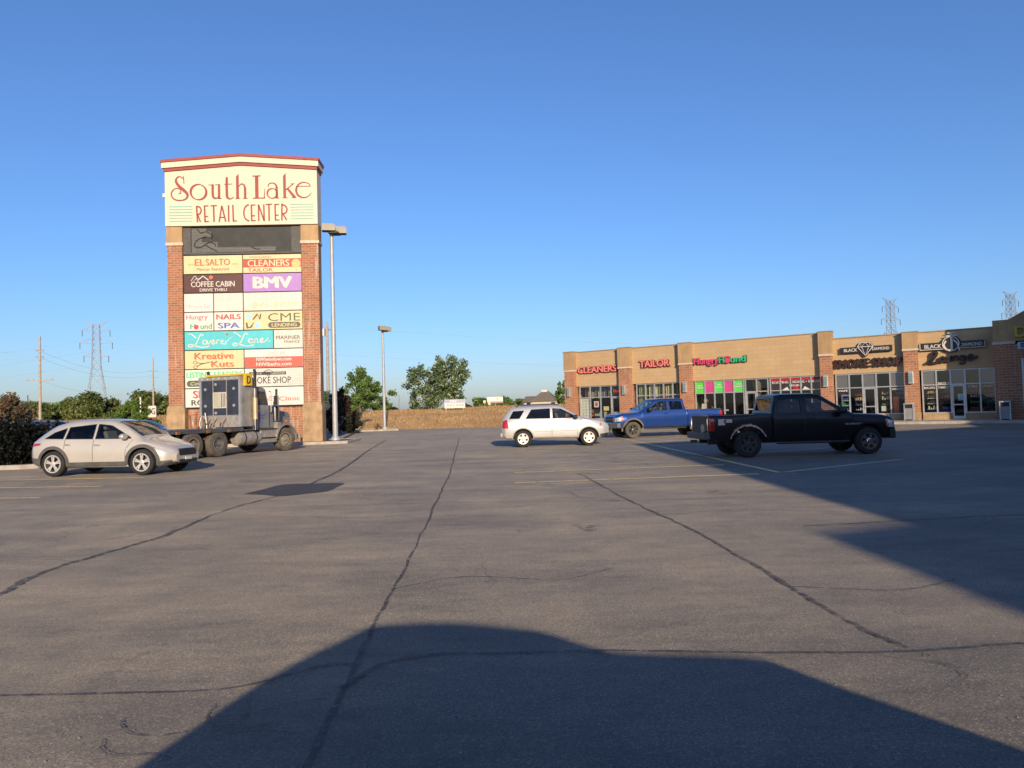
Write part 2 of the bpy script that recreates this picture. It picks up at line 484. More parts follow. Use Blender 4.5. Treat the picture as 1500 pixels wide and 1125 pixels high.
for _ in range(46000):
    x = random.uniform(-45, 12); y = 68.6 + 26*random.random()**1.3
    sp.append((x, y, field_z(x, y) - .02))
blades("dry_grass", sp, .24, .035, gm, "tan dry grass covering the field behind the lot", "grass")

# painted stall lines
def line(p, q, w_=.19, m_='yellow', z=.006):
    p, q = Vector((*p, 0)), Vector((*q, 0)); d = (q-p).normalized(); n_ = Vector((-d.y, d.x, 0))*w_/2
    k = 14
    mb = MB()
    mb.v = []
    for i in range(k+1):
        c = p.lerp(q, i/k)
        for s_ in (1, -1):
            e_ = c + n_*s_*random.uniform(.85, 1.1); mb.v.append((e_.x, e_.y, z))
    mb.f = [(2*i, 2*i+1, 2*i+3, 2*i+2) for i in range(k)]; mb.m = [0]*k
    return tag(mb.build("parking_line", M[m_]), kind="structure")
line((.0, 15.6), (5.3, 16.1)); line((.0, 18.1), (5.3, 18.75)); line((-.05, 20.6), (5.3, 21.4), .16, 'faded')
line((-.1, 23.3), (5.3, 24.0), .16, 'faded'); line((-.1, 26.1), (5.3, 26.7), .16, 'faded'); line((-.1, 31.8), (5.3, 32.4), .16, 'faded')
line((5.82, 16.3), (5.25, 37.0), .14); line((5.95, 16.35), (9.9, 18.9), .16, 'faded'); line((5.7, 21.9), (10.2, 24.2), .16, 'faded')
line((7.5, 33.2), (14.6, 33.4), .16, 'faded'); line((7.5, 31.0), (13.0, 31.2), .16, 'faded'); line((5.6, 28.2), (11.0, 28.6), .16, 'faded')
line((-15.6, 20.5), (-9.9, 19.85)); line((-15.6, 18.3), (-9.8, 17.55)); line((-15.6, 15.9), (-9.8, 15.3)); line((-15.6, 23.6), (-9.9, 23.0), .16, 'faded')
line((-15.6, 13.2), (-9.8, 12.8), .16, 'faded')

# tar-sealed cracks
def crack(pts, wd, z=.009, rag=.35, m_='tar'):
    P = spline(pts, 11)
    j = []
    for i, p in enumerate(P):
        s_ = min(.012, .0012 * math.hypot(*p))
        j.append((p[0] + random.gauss(0, s_), p[1] + random.gauss(0, s_*.5)))
    W = []; wk = 1.0
    for _ in j:
        wk = .6*wk + .4*random.uniform(1-rag*1.6, 1+rag*1.8); W.append(wd*max(.15, wk)*.95)
    mb = MB(); mb.ribbon(j, W, plane='xy', off=z)
    return tag(mb.build("crack_seal", M[m_]), kind="structure")
crack([(-.93, 3.0), (-.99, 4.11), (-1.05, 5.31), (-1.13, 7.82), (-1.35, 12.8), (-1.66, 19.2), (-2.28, 29.1), (-3.2, 44)], .032)
crack([(-4.5, 5.9), (-4.69, 6.73), (-4.9, 7.65), (-4.84, 8.53), (-4.69, 9.88), (-4.84, 12.4), (-4.6, 14.3)], .065, rag=.5)
crack([(-4.6, 16.6), (-4.86, 20.8), (-5.6, 27), (-6.1, 31.0), (-7.3, 42.2)], .085, rag=.4)
crack([(1.5, 17.5), (1.6, 16.3), (1.9, 11.8), (2.16, 9.25), (2.26, 7.2), (2.28, 5.9), (2.33, 4.99), (2.41, 4.63)], .042, rag=.5)
crack([(-3.6, 4.24), (-2.95, 4.24), (-2.37, 4.23), (-1.64, 4.26), (-1.23, 4.6), (-.97, 4.6)], .03, .010)
crack([(-1.01, 4.21), (-.85, 4.59), (-.53, 4.75), (-.09, 4.74), (.6, 4.72), (1.43, 4.61), (2.36, 4.55), (3.2, 4.64), (4.2, 4.6)], .035, .011)
crack([(-6.3, 12.2), (-2, 12.6), (1.2, 12.2), (4.8, 12.0)], .02, .0105, .5)
crack([(3.6, 9.2), (7, 9.6), (12, 9.0)], .05, .010)
for k in range(9):                                   # alligator cracking near the viewer
    x0, y0 = (-1.55, 3.75) if k < 6 else (2.55, 3.9)
    a = random.uniform(0, 6.28); p = [(x0 + random.uniform(-.3, .3), y0 + random.uniform(-.4, .3))]
    for _ in range(4):
        a += random.uniform(-.8, .8); p.append((p[-1][0] + .14*math.cos(a), p[-1][1] + .14*math.sin(a)))
    crack(p, .010, .012 + k*.0004, .6)
tag(MB().add([(*p, .008) for p in spline([(-5.46, 14.9), (-5.33, 15.8), (-5.23, 16.7), (-4.5, 16.75), (-3.85, 16.64), (-3.8, 15.8), (-3.79, 15.0), (-4.15, 14.6), (-4.51, 14.3), (-5.0, 14.65), (-5.46, 14.9)], 3)[:-1]],
       [tuple(range(30))]).build("asphalt_patch", M['patch']), kind="structure")
def stain(x, y, r0, z):
    n = 22; ph = [random.uniform(0, 6.28) for _ in range(3)]
    P = [(x + r0*(1+.25*math.sin(2*a+ph[0])+.18*math.sin(3*a+ph[1])+.1*math.sin(7*a+ph[2]))*math.cos(a), y + r0*1.5*(1+.25*math.sin(2*a+ph[1])+.15*math.sin(5*a+ph[2]))*math.sin(a), z) for a in np.linspace(0, 6.283, n, endpoint=False)]
    tag(MB().add(P, [tuple(range(n))]).build("oil_stain", M['oil']), kind="structure")
k_ = 0
for x0, y0 in ((1.6, 17.0), (3.4, 19.6), (2.4, 22.2), (2.9, 24.8), (1.2, 27.6), (-12.2, 16.8), (-11.3, 19.0), (-12.8, 14.2), (7.6, 19.8), (.9, 9.2), (3.3, 13.2), (-7.3, 9.3), (-6.6, 18.4)):
    for _ in range(3):
        stain(x0+random.gauss(0, .35), y0+random.gauss(0, .5), random.uniform(.05, .22), .0031+.00012*k_); k_ += 1
for pts in ([(-6.8, 8.0), (-5.6, 8.4), (-4.9, 8.2)], [(-1.1, 6.5), (-.5, 6.9), (.4, 6.7), (.9, 7.1)], [(2.0, 10.4), (3.2, 10.7), (4.6, 10.2)], [(-4.85, 11.0), (-3.6, 11.3), (-2.2, 11.0), (-1.25, 11.3)], [(-1.3, 14.5), (.3, 14.2), (1.7, 14.6)], [(-5.0, 19.5), (-3.4, 19.9), (-1.7, 19.6)], [(1.95, 12.0), (1.2, 12.6), (1.0, 13.6)], [(2.3, 6.2), (3.1, 6.0), (3.7, 6.3)]):
    crack(pts, .016, .0122+.0003*len(pts), .8)
# scraps of litter and loose stones on the asphalt
lit = MB()
for _ in range(300):
    y = 3.2 + 26*random.random()**1.6; x = random.uniform(-.75, .75)*y
    s_ = random.uniform(.002, .008)
    lit.add([(x-s_, y-s_, .002), (x+s_, y-s_*.6, .002), (x+s_*.7, y+s_, .002), (x-s_*.8, y+s_*.8, .002), (x, y, .002+s_*.7)], [(0,1,4), (1,2,4), (2,3,4), (3,0,4)])
tag(lit.build("loose_gravel", mat("gravel", (.26, .235, .21), .9, var=.4, vscale=2)), "pale grit and small stones scattered over the asphalt", "gravel", kind="stuff")

# kerbed islands
def island(name, poly, fill, h=.15, wd=.18):
    root = bpy.data.objects.new(name, None); COL.objects.link(root); tag(root, kind="structure")
    n = len(poly); c = np.mean(np.array(poly), 0)
    inner = [tuple(np.array(p) + (c - np.array(p)) / np.linalg.norm(c - np.array(p)) * wd * 1.4) for p in poly]
    for i in range(n):
        a, b, c2, d = poly[i], poly[(i+1) % n], inner[(i+1) % n], inner[i]
        L = math.hypot(b[0]-a[0], b[1]-a[1]); k = max(1, round(L / 3.0))
        for j in range(k):
            t0, t1 = j/k + .004/L, (j+1)/k - .004/L
            q = [tuple(np.array(a)*(1-t0)+np.array(b)*t0), tuple(np.array(a)*(1-t1)+np.array(b)*t1), tuple(np.array(d)*(1-t1)+np.array(c2)*t1), tuple(np.array(d)*(1-t0)+np.array(c2)*t0)]
            MB().prism(q, -.05, h + random.uniform(-.004, .004), axis='z').build("kerb_stone", M['concrete'], root, bevel=.015)
    MB().prism(inner, -.04, h - .03, axis='z').build("island_bed", fill, root)
    return root
mulch = mat("mulch", (.10, .07, .045), .95, var=.4, vscale=4, bmp=.6, bscale=20)
drygr = mat("island_grass", (.20, .17, .07), .95, var=.35, vscale=3, bmp=.6, bscale=20)
island("sign_island", [(-21.5, 38.6), (-9.2, 38.9), (-8.8, 39.2), (-8.8, 42.6), (-9.3, 43.0), (-21.5, 43.0)], mulch)
island("far_island", [(-22, 61.5), (-11.0, 64.4), (-10.1, 65.0), (-10.1, 66.4), (-10.6, 66.9), (-22, 67.6)], drygr)
island("hedge_island", [(-32, 23.6), (-16.6, 24.9), (-16.0, 25.4), (-15.9, 31.0), (-16.4, 31.6), (-32, 32.0)], mulch)

# ------------------------------------------------------------------ the pylon sign
SG = thing("pylon_sign", "tall brick pylon sign reading South Lake Retail Center over rows of tenant panels", "sign", (-14.60, 40.6, 0), R(2.5))
PB, PT, RH = 2.13, 10.50, (10.50 - 2.13) / 8
FX0, FX1 = -3.27, 3.16
for (x0, x1) in ((-4.1, -3.28), (3.18, 4.1)):
    p = MB().box(x0, x1, -.35, .40, 2.2, 11.05).build("brick_pillar", M['brick'], SG)
    MB().box(x0-.09, x1+.07, -.45, .50, 0, 1.98).build("stone_base", M['stone'], p, bevel=.02)
    MB().prism([(x0-.09, 1.985), (x1+.07, 1.985), (x1+.005, 2.26), (x0-.005, 2.26)], -.43, .48).build("base_cap", M['stone'], p)
    MB().box(x0-.06, x1+.06, -.42, .47, 11.03, 11.2).build("stone_band", M['cap'], p, bevel=.02)
    MB().box(x0-.02, x1+.02, -.38, .43, 11.2, 12.08).build("stucco_head", M['stucco_dark'], p)
MB().box(-3.278, 3.178, .05, .35, 0, 12.0).build("back_wall", M['brick'], SG)
cab = MB().prism([(-4.12, 12.09), (4.12, 12.09), (4.12, 15.2), (0, 15.5), (-4.12, 15.2)], -.48, .52).build("sign_cabinet", M['cream'], SG)
def gable(z0, z1, ov, y0, y1, m_, nm):
    MB().prism([(-4.12-ov, z0), (0, z0+.30), (4.12+ov, z0), (4.12+ov, z1), (0, z1+.30), (-4.12-ov, z1)], y0, y1).build(nm, m_, cab)
gable(15.09, 15.25, .04, -.56, .60, M['maroon'], "lower_trim")
gable(15.25, 15.55, .12, -.64, .68, M['cream'], "fascia")
gable(15.55, 15.70, .16, -.70, .74, M['maroon'], "roof_edge")
U = 8.24 / 1403
def fxS(x, y):
    yc = y + .02 * (x - 22)
    return ((x - 22) * U - 4.12, (678 - yc) * U + 12.10, U)
def ring(cx, cy, rx, ry, tk=8, tk2=22, a0=0, a1=360, tilt=20, n=28):
    P, W = [], []
    for i in range(n+1):
        a = R(a0 + (a1-a0)*i/n)
        P.append((cx + rx*math.cos(a), cy + ry*math.sin(a))); W.append(tk + (tk2-tk)*abs(math.cos(a - R(tilt)))**1.5)
    return (P, W, False)
S1 = [([(192, 232), (160, 213), (133, 228), (126, 258), (150, 300), (195, 340), (228, 378), (222, 415), (180, 436), (120, 432), (86, 400), (85, 362), (112, 330), (150, 325), (170, 348), (162, 372), (148, 372)], [8, 9, 14, 22, 26, 28, 24, 16, 12, 12, 12, 11, 9, 8, 9, 9, 8], True),
      ([(194, 206), (199, 280)], 7, False), ring(331, 358, 72, 72),
      ([(462, 288), (462, 385), (474, 412), (500, 414), (520, 392)], [22, 22, 18, 10, 7], True), ([(424, 291), (473, 287)], 6, False), ([(520, 284), (520, 420)], 21, False), ([(484, 288), (530, 285)], 6, False), ([(512, 419), (545, 417)], 6, False),
      ([(600, 214), (592, 236), (592, 385), (604, 414), (630, 420), (655, 402)], [3, 22, 24, 18, 9, 6], True), ([(568, 284), (642, 280)], 6, False),
      ([(702, 184), (690, 212)], [2, 24], False), ([(690, 210), (690, 416)], 25, False), ([(700, 305), (724, 280), (750, 288), (760, 320)], [7, 10, 14, 20], True), ([(760, 318), (760, 416)], 21, False), ([(668, 418), (714, 417)], 6, False), ([(738, 417), (782, 416)], 6, False),
      ([(868, 204), (868, 412)], 31, False), ([(828, 204), (905, 201)], 9, False), ([(830, 413), (942, 411)], 9, False), ([(937, 412), (941, 322)], [10, 4], False),
      ring(1010, 367, 46, 46, 7, 15), ([(972, 302), (982, 278), (1014, 268), (1044, 284), (1052, 312)], [10, 8, 8, 14, 21], True), ([(1052, 308), (1052, 412)], 21, False), ([(1044, 412), (1074, 410)], 6, False),
      ([(1137, 176), (1125, 204)], [2, 24], False), ([(1125, 202), (1125, 408)], 25, False), ([(1134, 334), (1206, 276)], 8, False), ([(1180, 276), (1218, 273)], 5, False), ([(1150, 318), (1218, 404)], [18, 27], False), ([(1104, 409), (1152, 408)], 6, False), ([(1192, 406), (1232, 404)], 6, False),
      ([(1234, 300), (1368, 296)], 6, False), ([(1366, 296), (1344, 270), (1296, 261), (1252, 284), (1232, 334), (1250, 384), (1300, 406), (1346, 391), (1372, 360)], [7, 8, 9, 14, 20, 17, 11, 8, 6], True)]
strokes(S1[:18], cab, M['maroon'], fxS, -.505, name='word_lettering'); strokes(S1[18:], cab, M['maroon'], fxS, -.505, name='word_lettering')
S2 = [([(312, 490), (318, 642)], 14, False), ([(312, 494), (340, 500), (353, 528), (342, 560), (316, 572)], 13, True), ([(322, 572), (345, 640)], 13, False),
      ([(384, 484), (388, 640)], 14, False), ([(384, 489), (420, 487)], 10, False), ([(386, 588), (416, 587)], 10, False), ([(386, 636), (424, 635)], 10, False),
      ([(440, 487), (498, 484)], 10, False), ([(468, 486), (470, 638)], 14, False),
      ([(517, 638), (543, 486)], 12, False), ([(543, 486), (578, 636)], 14, False), ([(524, 596), (570, 595)], 10, False),
      ([(605, 480), (605, 636)], 14, False), ([(645, 477), (648, 634)], 14, False), ([(645, 630), (682, 628)], 10, False),
      ([(792, 472), (758, 498), (745, 550), (757, 604), (794, 631)], 13, True)]
for ex in (815, 1034):
    dy = 0 if ex == 815 else -7
    S2 += [([(ex, 474+dy), (ex+2, 630+dy)], 14, False), ([(ex, 479+dy), (ex+38, 477+dy)], 10, False), ([(ex, 580+dy), (ex+34, 579+dy)], 10, False), ([(ex, 626+dy), (ex+40, 625+dy)], 10, False)]
S2 += [([(881, 473), (882, 630)], 13, False), ([(881, 474), (932, 628)], 14, False), ([(930, 471), (932, 628)], 13, False),
       ([(947, 472), (1008, 469)], 10, False), ([(978, 470), (977, 626)], 14, False),
       ([(1098, 464), (1095, 622)], 14, False), ([(1098, 470), (1132, 488), (1144, 520), (1130, 550), (1100, 560)], 13, True), ([(1108, 562), (1140, 620)], 13, False)]
strokes(S2[:15], cab, M['maroon'], fxS, -.505, name='word_lettering'); strokes(S2[15:], cab, M['maroon'], fxS, -.505, name='word_lettering')
S3 = [([(60, y), (271, y-3)], 8, False) for y in (496, 523, 550, 577, 604, 632)] + [([(1175, y), (1388, y-4)], 8, False) for y in (469, 495, 522, 550, 577, 604)]
for s3 in S3: strokes([s3], cab, M['teal'], fxS, -.505, name='stripe')
MB().box(-4.32, -4.1, -.3, -.1, 13.75, 13.95).build("floodlight", M['white'], SG)
# dead LED message board
led = MB().box(-3.27, 3.17, -.22, .04, 10.52, 12.08).build("message_board", mat("led_black", (.030, .031, .028), .6, var=.3, vscale=2), SG)
for a, b in ((-3.26, -2.85), (2.62, 3.16)): MB().box(a, b, -.26, -.221, 10.56, 12.06).build("board_frame", M['greyplastic'], led)
MB().box(-2.85, 2.62, -.26, -.221, 10.54, 10.62).build("board_frame", M['greyplastic'], led)
lm, lt, lb = _nodes("led_modules")
lw = nd(lt, "ShaderNodeTexBrick", i_Scale=1.0, i_Mortar_Size=.012, i_Brick_Width=.05, i_Row_Height=.09); lw.offset = 0
lw.inputs["Color1"].default_value = (.20, .20, .17, 1); lw.inputs["Color2"].default_value = (.14, .14, .12, 1); lw.inputs["Mortar"].default_value = (.05, .05, .05, 1)
lcx = lt.nodes.new("ShaderNodeTexCoord"); lsx = lt.nodes.new("ShaderNodeSeparateXYZ"); lcb = lt.nodes.new("ShaderNodeCombineXYZ")
lt.links.new(lcx.outputs["Object"], lsx.inputs[0]); lt.links.new(lsx.outputs[0], lcb.inputs[0]); lt.links.new(lsx.outputs[2], lcb.inputs[1]); lt.links.new(lcb.outputs[0], lw.inputs[0])
lt.links.new(lw.outputs[0], lb.inputs["Base Color"]); lb.inputs["Roughness"].default_value = .6
lp = [(-2.8, 10.64), (1.75, 10.68), (1.75, 10.93), (-1.4, 10.93), (-1.4, 11.22), (-2.25, 11.22), (-2.25, 11.5), (-1.75, 11.52), (-1.75, 11.82), (-2.0, 11.82), (-2.0, 12.0), (-2.8, 12.0)]
MB().prism(lp, -.245, -.222).build("bare_modules", lm, led)
for pth in ([(-2.5, 11.95), (-2.3, 11.75), (-2.0, 11.8), (-1.7, 11.6), (-1.75, 11.4)], [(-2.0, 11.55), (-2.5, 11.35), (-2.65, 11.0), (-2.3, 10.95), (-1.9, 11.2), (-1.6, 11.15), (-1.5, 11.0)], [(-2.1, 11.1), (-1.8, 10.9), (-1.4, 10.7)], [(.4, 10.95), (.7, 10.8), (.9, 10.82)]):
    MB().tube([(x, -.262, z) for x, z in spline(pth, 4)], .028, 6).build("loose_cable", M['black'], led)
# tenant panels
XS = [FX0, FX0 + (FX1-FX0)*.25, FX0 + (FX1-FX0)*.5, FX0 + (FX1-FX0)*.75, FX1]
def pm(name, c): return mat(name, c, .4, var=.06, vscale=1.6, streak=.14)
def pillp(cx, cz, w_, h_):
    return [(cx + (w_-h_)*(1 if math.cos(t_) > 0 else -1) + h_*math.cos(t_), cz + h_*math.sin(t_)) for t_ in np.linspace(.13, 6.413, 24, endpoint=False)]
PN = {k: pm("panel_"+k, c) for k, c in dict(cream=(.68, .55, .30), white=(.66, .63, .57), brown=(.085, .026, .02), purple=(.37, .19, .50), aqua=(.075, .50, .54), offw=(.62, .58, .50), green=(.58, .66, .54), red=(.70, .10, .06), black=(.03, .03, .028), dgreen=(.10, .10, .05), magenta=(.62, .05, .10), leaf=(.03, .33, .12), blue=(.10, .12, .45), pale=(.62, .60, .52), tred=(.45, .06, .04), mint=(.06, .55, .24), orange=(.62, .14, .05), ltblue=(.35, .58, .70), faded=(.55, .44, .20), gold=(.70, .42, .12), greyt=(.42, .42, .40)).items()}
def panel(row, c0, c1, key):
    x0, x1 = XS[c0] + .025, XS[c1] - .025
    z1 = PT - row*RH - .025; z0 = z1 - RH + .05
    w2, h2 = (x1-x0)/2, (z1-z0)/2
    o = MB().box(-w2, w2, -.06, .06, -h2, h2).build("tenant_panel", PN[key], SG, loc=((x0+x1)/2, -.20, (z0+z1)/2), bevel=.008)
    return o, w2, h2
mbk = MB().box(FX0-.01, FX1+.01, -.16, .049, PB-.02, PT+.015).build("panel_backing", M['darkframe'], SG)
def T(p, s_, k, cx, cz, w_, h_, **kw): return text(s_, p, PN[k], cx, cz, w_, h_, y=kw.pop('y', -.066), **kw)
p, a, b = panel(0, 0, 2, 'cream'); T(p, "EL", 'orange', -.72, .13, .5, .36, bold=.04); T(p, "SALTO", 'orange', .27, .13, 1.3, .36, bold=.04); T(p, "Mexican Restaurant", 'brown', 0, -.25, 1.75, .17)
MB().box(-1.35, -1.0, -.067, -.064, -.02, .06).build("ornament", PN['gold'], p); MB().box(1.0, 1.35, -.067, -.064, -.02, .06).build("ornament", PN['gold'], p)
p, a, b = panel(0, 2, 4, 'cream'); MB().box(-a+.01, a-.01, -.064, -.055, -.20, .27).build("red_band", PN['tred'], p)
T(p, "HIGHLAND", 'dgreen', -.65, .37, 1.15, .11); T(p, "CLEANERS", 'cream', -.20, .03, 2.25, .36, bold=.03, y=-.07); T(p, "TAILOR", 'tred', -.65, -.35, 1.35, .19, bold=.02)
MB().lathe([(.001, -.070), (.25, -.069), (.25, -.06)], 16, c=(1.3, 0, -.02)).build("emblem", PN['gold'], p)
strokes([([(1.3+.22*math.cos(t_), -.05+.22*math.sin(t_)), (1.3, -.42)], .02, False) for t_ in (.2, .8, 1.4, 1.9, 2.5)], p, PN['cream'], lambda x, y: (x, y, 1), -.073, name="emblem_rays")
p, a, b = panel(1, 0, 2, 'brown'); T(p, "COFFEE CABIN", 'offw', -.02, -.03, 2.35, .30, bold=.025); T(p, "DRIVE THRU", 'offw', 0, -.35, 1.45, .16, bold=.02)
strokes([([(-1.2, .15), (-1.0, .42), (-.9, .3), (-1.05, .18), (-.85, .28), (-.75, .22)], .03, True), ([(-.85, .18), (-.55, .42), (-.25, .18)], .06, False)], p, PN['offw'], lambda x, y: (x, y, 1), -.07)
MB().lathe([(.001, -.068), (.11, -.067), (.11, -.06)], 12, c=(-.12, 0, .34)).build("emblem", PN['orange'], p)
p, a, b = panel(1, 2, 4, 'purple'); T(p, "BMV", 'offw', 0, 0, 2.05, .62, bold=.07)
p, a, b = panel(2, 0, 1, 'white'); T(p, "Miracle Ear", 'greyt', 0, -.2, 1.3, .22); strokes([([(-.15+i*.1, .15), (-.08+i*.1, .38)], .03, False) for i in range(3)], p, PN['pale'], lambda x, y: (x, y, 1), -.066)
p, a, b = panel(2, 1, 2, 'offw'); MB().lathe([(.001, -.066), (.28, -.065), (.28, -.06)], 14, c=(.35, 0, -.15)).build("faded_print", PN['pale'], p)
p, a, b = panel(2, 2, 4, 'offw'); T(p, "845-5777", 'cream', .1, -.2, 2.5, .26, shear=.25, bold=.02)
p, a, b = panel(3, 0, 1, 'white'); T(p, "Hungry", 'magenta', -.1, .22, 1.15, .34, bold=.01); T(p, "H  und", 'leaf', .12, -.26, 1.15, .30, bold=.025)
MB().lathe([(.001, -.07), (.13, -.069), (.13, -.06)], 14, c=(-.14, 0, -.29)).build("paw_print", PN['magenta'], p)
p, a, b = panel(3, 1, 2, 'white'); T(p, "NAILS", 'tred', 0, .24, 1.3, .28, bold=.04); T(p, "AND", 'greyt', 0, .02, .25, .06); T(p, "SPA", 'blue', 0, -.24, 1.15, .30, bold=.04)
p, a, b = panel(3, 2, 4, 'cream'); T(p, "CME", 'dgreen', .6, .16, 1.75, .44, bold=.005)
MB().prism(pillp(.6, -.27, .88, .16), -.066, -.058).build("pill", PN['dgreen'], p)
T(p, "LENDING", 'cream', .6, -.27, 1.35, .19, bold=.02, y=-.07)
strokes([([(-1.1, .05), (-.85, .35), (-.75, .1), (-.68, .35), (-.72, .05)], [.08, .12, .1, .1, .06], False), ([(-1.45, -.1), (-1.4, -.4), (-1.2, -.35), (-1.05, -.1)], [.1, .12, .1, .03], False)], p, PN['dgreen'], lambda x, y: (x, y, 1), -.066, name="emblem")
for cx_, cz_ in ((-1.35, .25), (-.85, -.25)): MB().lathe([(.001, -.065), (.17, -.064), (.17, -.06)], 14, c=(cx_, 0, cz_)).build("emblem_dot", PN['ltblue'], p)
p, a, b = panel(4, 0, 3, 'aqua')
def fxL(x, y): return ((x - 595) / 1020 * 4.75, -(y + .015*(x-595) - 143) / 215 * 1.0, 4.75/1020)
LL = []
for dx, dy in ((0, 0), (515, -12)):
    LL += [([(128+dx, 70+dy), (165+dx, 72+dy), (205+dx, 108+dy), (222+dx, 112+dy)], [6, 12, 14, 8], True),
           ([(300+dx, 92+dy), (280+dx, 74+dy), (256+dx, 96+dy), (238+dx, 140+dy), (210+dx, 190+dy), (165+dx, 220+dy), (130+dx, 214+dy), (130+dx, 196+dy), (165+dx, 194+dy), (230+dx, 216+dy), (300+dx, 226+dy), (368+dx, 214+dy)], 13, True)]
LL += [ring(316, 166, 22, 24, 10, 13), ([(345, 146), (354, 190), (372, 170), (384, 142)], 12, True), ([(400, 172), (424, 156), (416, 140), (400, 152), (398, 180), (416, 190), (440, 176)], 11, True),
       ([(456, 140), (452, 188)], 12, False), ([(454, 158), (472, 142), (492, 146)], 11, True), ([(505, 172), (528, 158), (520, 140), (506, 154), (506, 184), (526, 186)], 10, True), ([(556, 150), (560, 180), (545, 190), (530, 184)], 11, True), ([(640, 100), (600, 128), (575, 160)], [4, 7, 10], True),
       ring(845, 154, 22, 24, 10, 13), ([(872, 130), (870, 170), (884, 178)], 12, True), ([(898, 128), (894, 176)], 12, False), ([(896, 146), (914, 130), (928, 138), (926, 170), (940, 174)], 12, True), ([(962, 160), (990, 142), (984, 124), (964, 136), (960, 164), (982, 174), (1030, 150), (1052, 120)], 11, True), ring(1064, 160, 5, 5, 6, 6)]
strokes(LL[:2]+LL[4:11], p, PN['offw'], fxL, -.068, name='word_lettering'); strokes(LL[2:4]+LL[11:], p, PN['offw'], fxL, -.068, name='word_lettering')
strokes([([(560, 78), (572, 66), (580, 76), (570, 98)], [12, 18, 16, 3], False)], p, PN['tred'], fxL, -.069, name="heart")
p, a, b = panel(4, 3, 4, 'offw'); T(p, "MARINER", 'dgreen', 0, .08, 1.32, .20, bold=.02); T(p, "FINANCE", 'dgreen', .2, -.16, .85, .15, bold=.015)
p, a, b = panel(5, 0, 2, 'cream'); T(p, "Kreative", 'orange', 0, .2, 2.1, .36, bold=.045); T(p, "Kuts", 'orange', .45, -.25, 1.2, .33, bold=.045)
strokes([([(-.95, -.35), (-.6, -.2), (-.1, -.15)], [.05, .05, .015], False), ([(-.95, -.15), (-.6, -.22), (-.2, -.1)], [.04, .05, .01], False), ring(-1.02, -.4, .1, .08, .03, .03), ring(-1.04, -.14, .1, .08, .03, .03)], p, PN['dgreen'], lambda x, y: (x, y, 1), -.066, name="scissors")
p, a, b = panel(5, 2, 4, 'white'); MB().box(-a+.01, a-.01, -.064, -.055, -b+.01, .08).build("red_band", PN['red'], p)
T(p, "ZELLER", 'greyt', .15, .27, .95, .14, shear=.3); T(p, "NWIwindows.com", 'white', 0, -.05, 1.9, .19, bold=.03, y=-.07); T(p, "NWIbaths.com", 'white', 0, -.32, 1.9, .19, bold=.03, y=-.07)
p, a, b = panel(6, 0, 2, 'green'); T(p, "LISTING LEADERS", 'mint', 0, .22, 3.0, .30, bold=.04)
MB().prism(pillp(-.55, -.25, .95, .17), -.066, -.058).build("pill", PN['dgreen'], p)
T(p, "Coverdale", 'offw', -.6, -.25, 1.4, .18, y=-.07, shear=.2)
p, a, b = panel(6, 2, 4, 'offw'); T(p, "SMOKE SHOP", 'black', -.25, -.16, 2.3, .36, bold=.015)
MB().box(-1.35, .65, -.066, -.058, .13, .30).build("black_band", PN['black'], p); T(p, "BLACK", 'offw', -.95, .215, .6, .10, y=-.07); T(p, "DIAMOND", 'offw', .2, .215, .75, .10, y=-.07)
strokes([([(-.55, .3), (-.3, .42), (-.05, .3), (-.3, .05), (-.55, .3)], .04, False)], p, PN['black'], lambda x, y: (x, y, 1), -.073, name="diamond")
for i, s_ in enumerate(("CIGARETTE", "VAPE JUICE", "HOOKAH", "DELTA-CBD", "GLASS PIPES", "TOBACCO & CIGAR")): T(p, s_, 'greyt', 1.15, .38-i*.15, .6+.03*i, .085)
p, a, b = panel(7, 0, 2, 'white'); T(p, "SIDING", 'tred', -.2, .2, 1.9, .40, bold=.05); T(p, "ROOFING", 'black', -.1, -.25, 2.3, .30, bold=.03)
p, a, b = panel(7, 2, 4, 'white'); T(p, "Kwickest", 'ltblue', -.95, .15, 1.05, .22, bold=.01); T(p, "Express Clinic", 'orange', -.05, -.18, 2.85, .30, bold=.015)
# ------------------------------------------------------------------ the strip of shops
BA = math.atan2(-.589, .807)
BX, BY = 4.82, 63.5
def bw(u, v, z=0):
    """shop-front coordinates (along, outwards) to the world"""
    return (BX + .807*u - .589*v, BY - .589*u - .807*v, z)
ZB, ZW, ZT, ZS, P1, P2 = .15, 3.35, 2.38, .55, 6.25, 5.78
BL = thing("retail_building", "long tan stucco strip of shops with brick piers and glass shopfronts", "building", (BX, BY, 0), BA)
MB().box(0, 21.0, 0, .3, ZW, P1).build("stucco_wall", M['stucco'], BL)
MB().box(21.0, 30.9, .02, .3, ZW, P2).build("stucco_wall", M['stucco'], BL)
MB().box(-.04, 21.04, -.05, .4, P1, P1+.07).build("coping", M['coping'], BL)
MB().box(21.04, 30.9, -.03, .4, P2, P2+.07).build("coping", M['coping'], BL)
MB().box(0, .3, .301, 17.7, 0, P1-.3).build("side_wall", M['brick2'], BL)
MB().box(0, 46, 17.701, 18, 0, P1-.3).build("rear_wall", M['brick2'], BL)
MB().box(.31, 46, .31, 17.69, 5.2, 5.4).build("roof", M['grey'], BL)
m_int = mat("shop_interior", (.055, .045, .038), .8, var=.3, vscale=.8)
MB().box(.31, 30.9, 5.0, 5.1, .1, 5.1).build("interior_wall", m_int, BL)
MB().box(.31, 30.9, .31, 5.0, .05, .14).build("interior_floor", mat("shop_floor", (.16, .13, .10), .5, var=.2), BL)
MB().box(.31, 30.9, .31, 5.0, 3.5, 3.6).build("interior_ceiling", m_int, BL)
for uu in (5.7, 10.9, 16.2, 21.2, 26.3): MB().box(uu-.06, uu+.06, .35, 4.99, .141, 3.49).build("partition", mat("partition", (.22, .17, .11), .85), BL)
